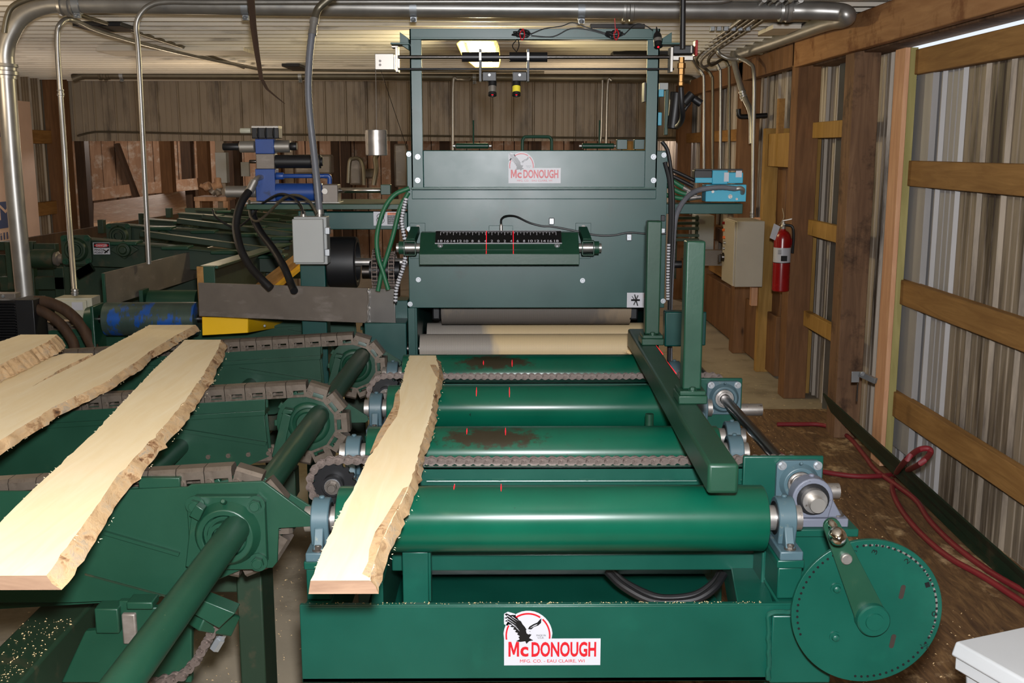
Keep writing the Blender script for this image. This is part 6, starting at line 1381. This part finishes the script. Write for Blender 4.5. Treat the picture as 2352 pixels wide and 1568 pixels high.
# floor hose
zh = .031
t = B(); A = [PZ(x, y, zh) for x, y in ((1770, 1030), (1850, 1072), (1950, 1092), (2030, 1092), (2070, 1084), (2112, 1062), (2138, 1040))]
A2 = [P(2132, 1030, 4.3), P(2108, 1034, 4.3), P(2078, 1060, 4.25)]; A3 = [PZ(x, y, zh) for x, y in ((2056, 1092), (2050, 1125), (2070, 1170), (2115, 1225), (2180, 1280), (2260, 1325), (2352, 1385), (2420, 1430))]
A[-1] = P(2136, 1042, 4.28); A[-2] = P(2108, 1068, 4.25)
t.tube(A+A2+A3, .0125, 12); t.obj('air_hose', 'redhose', label='dark red air hose on the plywood with a raised loop by the curb', cat='hose')
t = B(); t.tube([PZ(x, y, zh) for x, y in ((1785, 974), (1830, 974), (1890, 976), (1945, 1000), (1985, 1045), (2010, 1078), (2060, 1115), (2105, 1150), (2135, 1195), (2190, 1250), (2270, 1310), (2352, 1358), (2420, 1400))], .0125, 12)
t.obj('air_hose', 'redhose', label='second dark red air hose on the plywood, running nearer the wall', cat='hose')
# plastic bin, lower right corner
A = PZ(2184, 1470, .60); Cc = PZ(2352, 1434, .60); u_ = (Cc-A); u_.z = 0; u_.normalize(); v_ = Vector((u_.y, -u_.x, 0)); 
bn = thing('plastic_bin', 'pale grey plastic bin with lid in the bottom right corner', 'bin', tuple(A+u_*.3+v_*.25-Vector((0,0,.6))))
def quadbox(o, wu, wv, z0, z1, i0=0, i1=0):
    vs = [o+u_*a+v_*b_ for a, b_ in ((i0, i0), (wu-i0, i0), (wu-i0, wv-i0), (i0, wv-i0))]; vt = [o+u_*a+v_*b_ for a, b_ in ((i1, i1), (wu-i1, i1), (wu-i1, wv-i1), (i1, wv-i1))]
    return B().add([(p.x, p.y, z0) for p in vs]+[(p.x, p.y, z1) for p in vt], [(0,3,2,1),(4,5,6,7),(0,1,5,4),(1,2,6,5),(2,3,7,6),(3,0,4,7)])
quadbox(A, .62, .42, .565, .60, 0, .006).obj('lid', 'whitepl', bn, .006, seg=3); quadbox(A, .62, .42, .0, .54, .06, .02).obj('tub', 'whitepl', bn, .012); quadbox(A, .62, .42, .535, .565, .008, .008).obj('rim', 'whitepl', bn, .003)
# beyond the edger, right: green slatted rollcase with lit floor
rc = thing('far_rollcase', 'green slatted rollcase seen through the gap right of the edger', 'conveyor', P(1575, 560, 9))
for k, y_ in enumerate((498, 510, 522, 538, 548)): pobj('slat', 'darkgreen', rc, 1545, 1606, y_, y_+6, 9.5-k*.4, .05, .002)
for x_ in (1549, 1597): pobj('leg', 'darkgreen', rc, x_, x_+6, 495, 640, 9.6, .05, .002)
cab2 = pobj('far_cabinet', 'boxgrey', None, 1602, 1640, 495, 575, 9.6, .3, .004, label='grey metal cabinet far back, left of the beige cabinet', cat='cabinet')
B().bx(P(1600, 560, 8.9).x, 1.86, 8.9, 9.0, P(1610, 610, 8.9).z, P(1610, 575, 8.9).z).obj('far_bench_plate', 'darksteel', label='dark shiny metal bench edge beneath the far grey cabinet', cat='bench')
# far machinery silhouettes in the dark bay
fm = thing('far_machine', 'dark machinery with bent pipes in the shaded bay behind the blue cylinder', 'machine', P(880, 460, 11))
for (x0, x1, y0, y1, Y) in ((802, 830, 362, 425, 10.6), (836, 862, 388, 410, 10.8), (905, 935, 330, 430, 10.9), (676, 760, 355, 400, 10.7)): pobj('housing', 'darksteel', fm, x0, x1, y0, y1, Y, .2, .02)
t = B(); t.tube([P(800, 420, 10.5), P(803, 372, 10.5), P(812, 364, 10.5), P(826, 366, 10.5), P(834, 385, 10.5), P(836, 425, 10.5)], .02, 10); t.obj('bent_pipe', 'oldconduit', fm)
t = B(); t.tube([P(858, 425, 10.4), P(864, 390, 10.4), P(862, 365, 10.4), P(866, 355, 10.4)], .025, 10); t.obj('bent_pipe', 'oldconduit', fm)
wb2 = thing('cluttered_bench', 'cluttered old wooden bench with dusty engine parts at back left', 'bench', P(480, 470, 11))
pobj('bench_top', 'oldboard', wb2, 445, 520, 452, 462, 11, .4, .004); 
R_ = random.Random(5)
for k in range(9):
    x, y = R_.uniform(452, 505), R_.uniform(425, 452); c = P(x, y, 10.95); B().cyl(c, c+Vector((R_.uniform(-.1, .1), .02, R_.uniform(-.06, .08))), R_.uniform(.015, .045), n=12).obj('engine_part', 'oldboard' if k % 2 else 'darksteel', wb2, .004)
for x_ in (447, 512): q = P(x_, 462, 11); B().bx(q.x, q.x+.05, 11, 11.08, 0, q.z).obj('bench_leg', 'oldboard', wb2, .003)
pobj('wall_box', 'boxgrey', None, 495, 520, 350, 420, 11.4, .12, .004, label='small grey electrical box on a post behind the blue cylinder, back left', cat='electrical box')
pobj('wall_panel_grey', 'boxgrey', None, 553, 572, 372, 405, 11.6, .05, .003, label='small grey panel on the far wall behind the blue cylinder', cat='panel')
chips('sawdust', 900, lambda R_: (R_.uniform(-1.2, -.3), R_.uniform(1.8, 4.4), .002), 'sawdust chips strewn on the concrete between deck and roll table', (.003, .009))
chips('sawdust', 1300, lambda R_: (R_.uniform(.75, 1.66), R_.uniform(2.0, 6.6), .0195), 'sawdust chips strewn over the brown plywood floor on the right', (.003, .009))
chips('sawdust', 500, lambda R_: (R_.uniform(-1.185, -1.065), R_.uniform(1.4, 2.5), .501), 'sawdust lying on the dark square tube at lower left', (.002, .006))
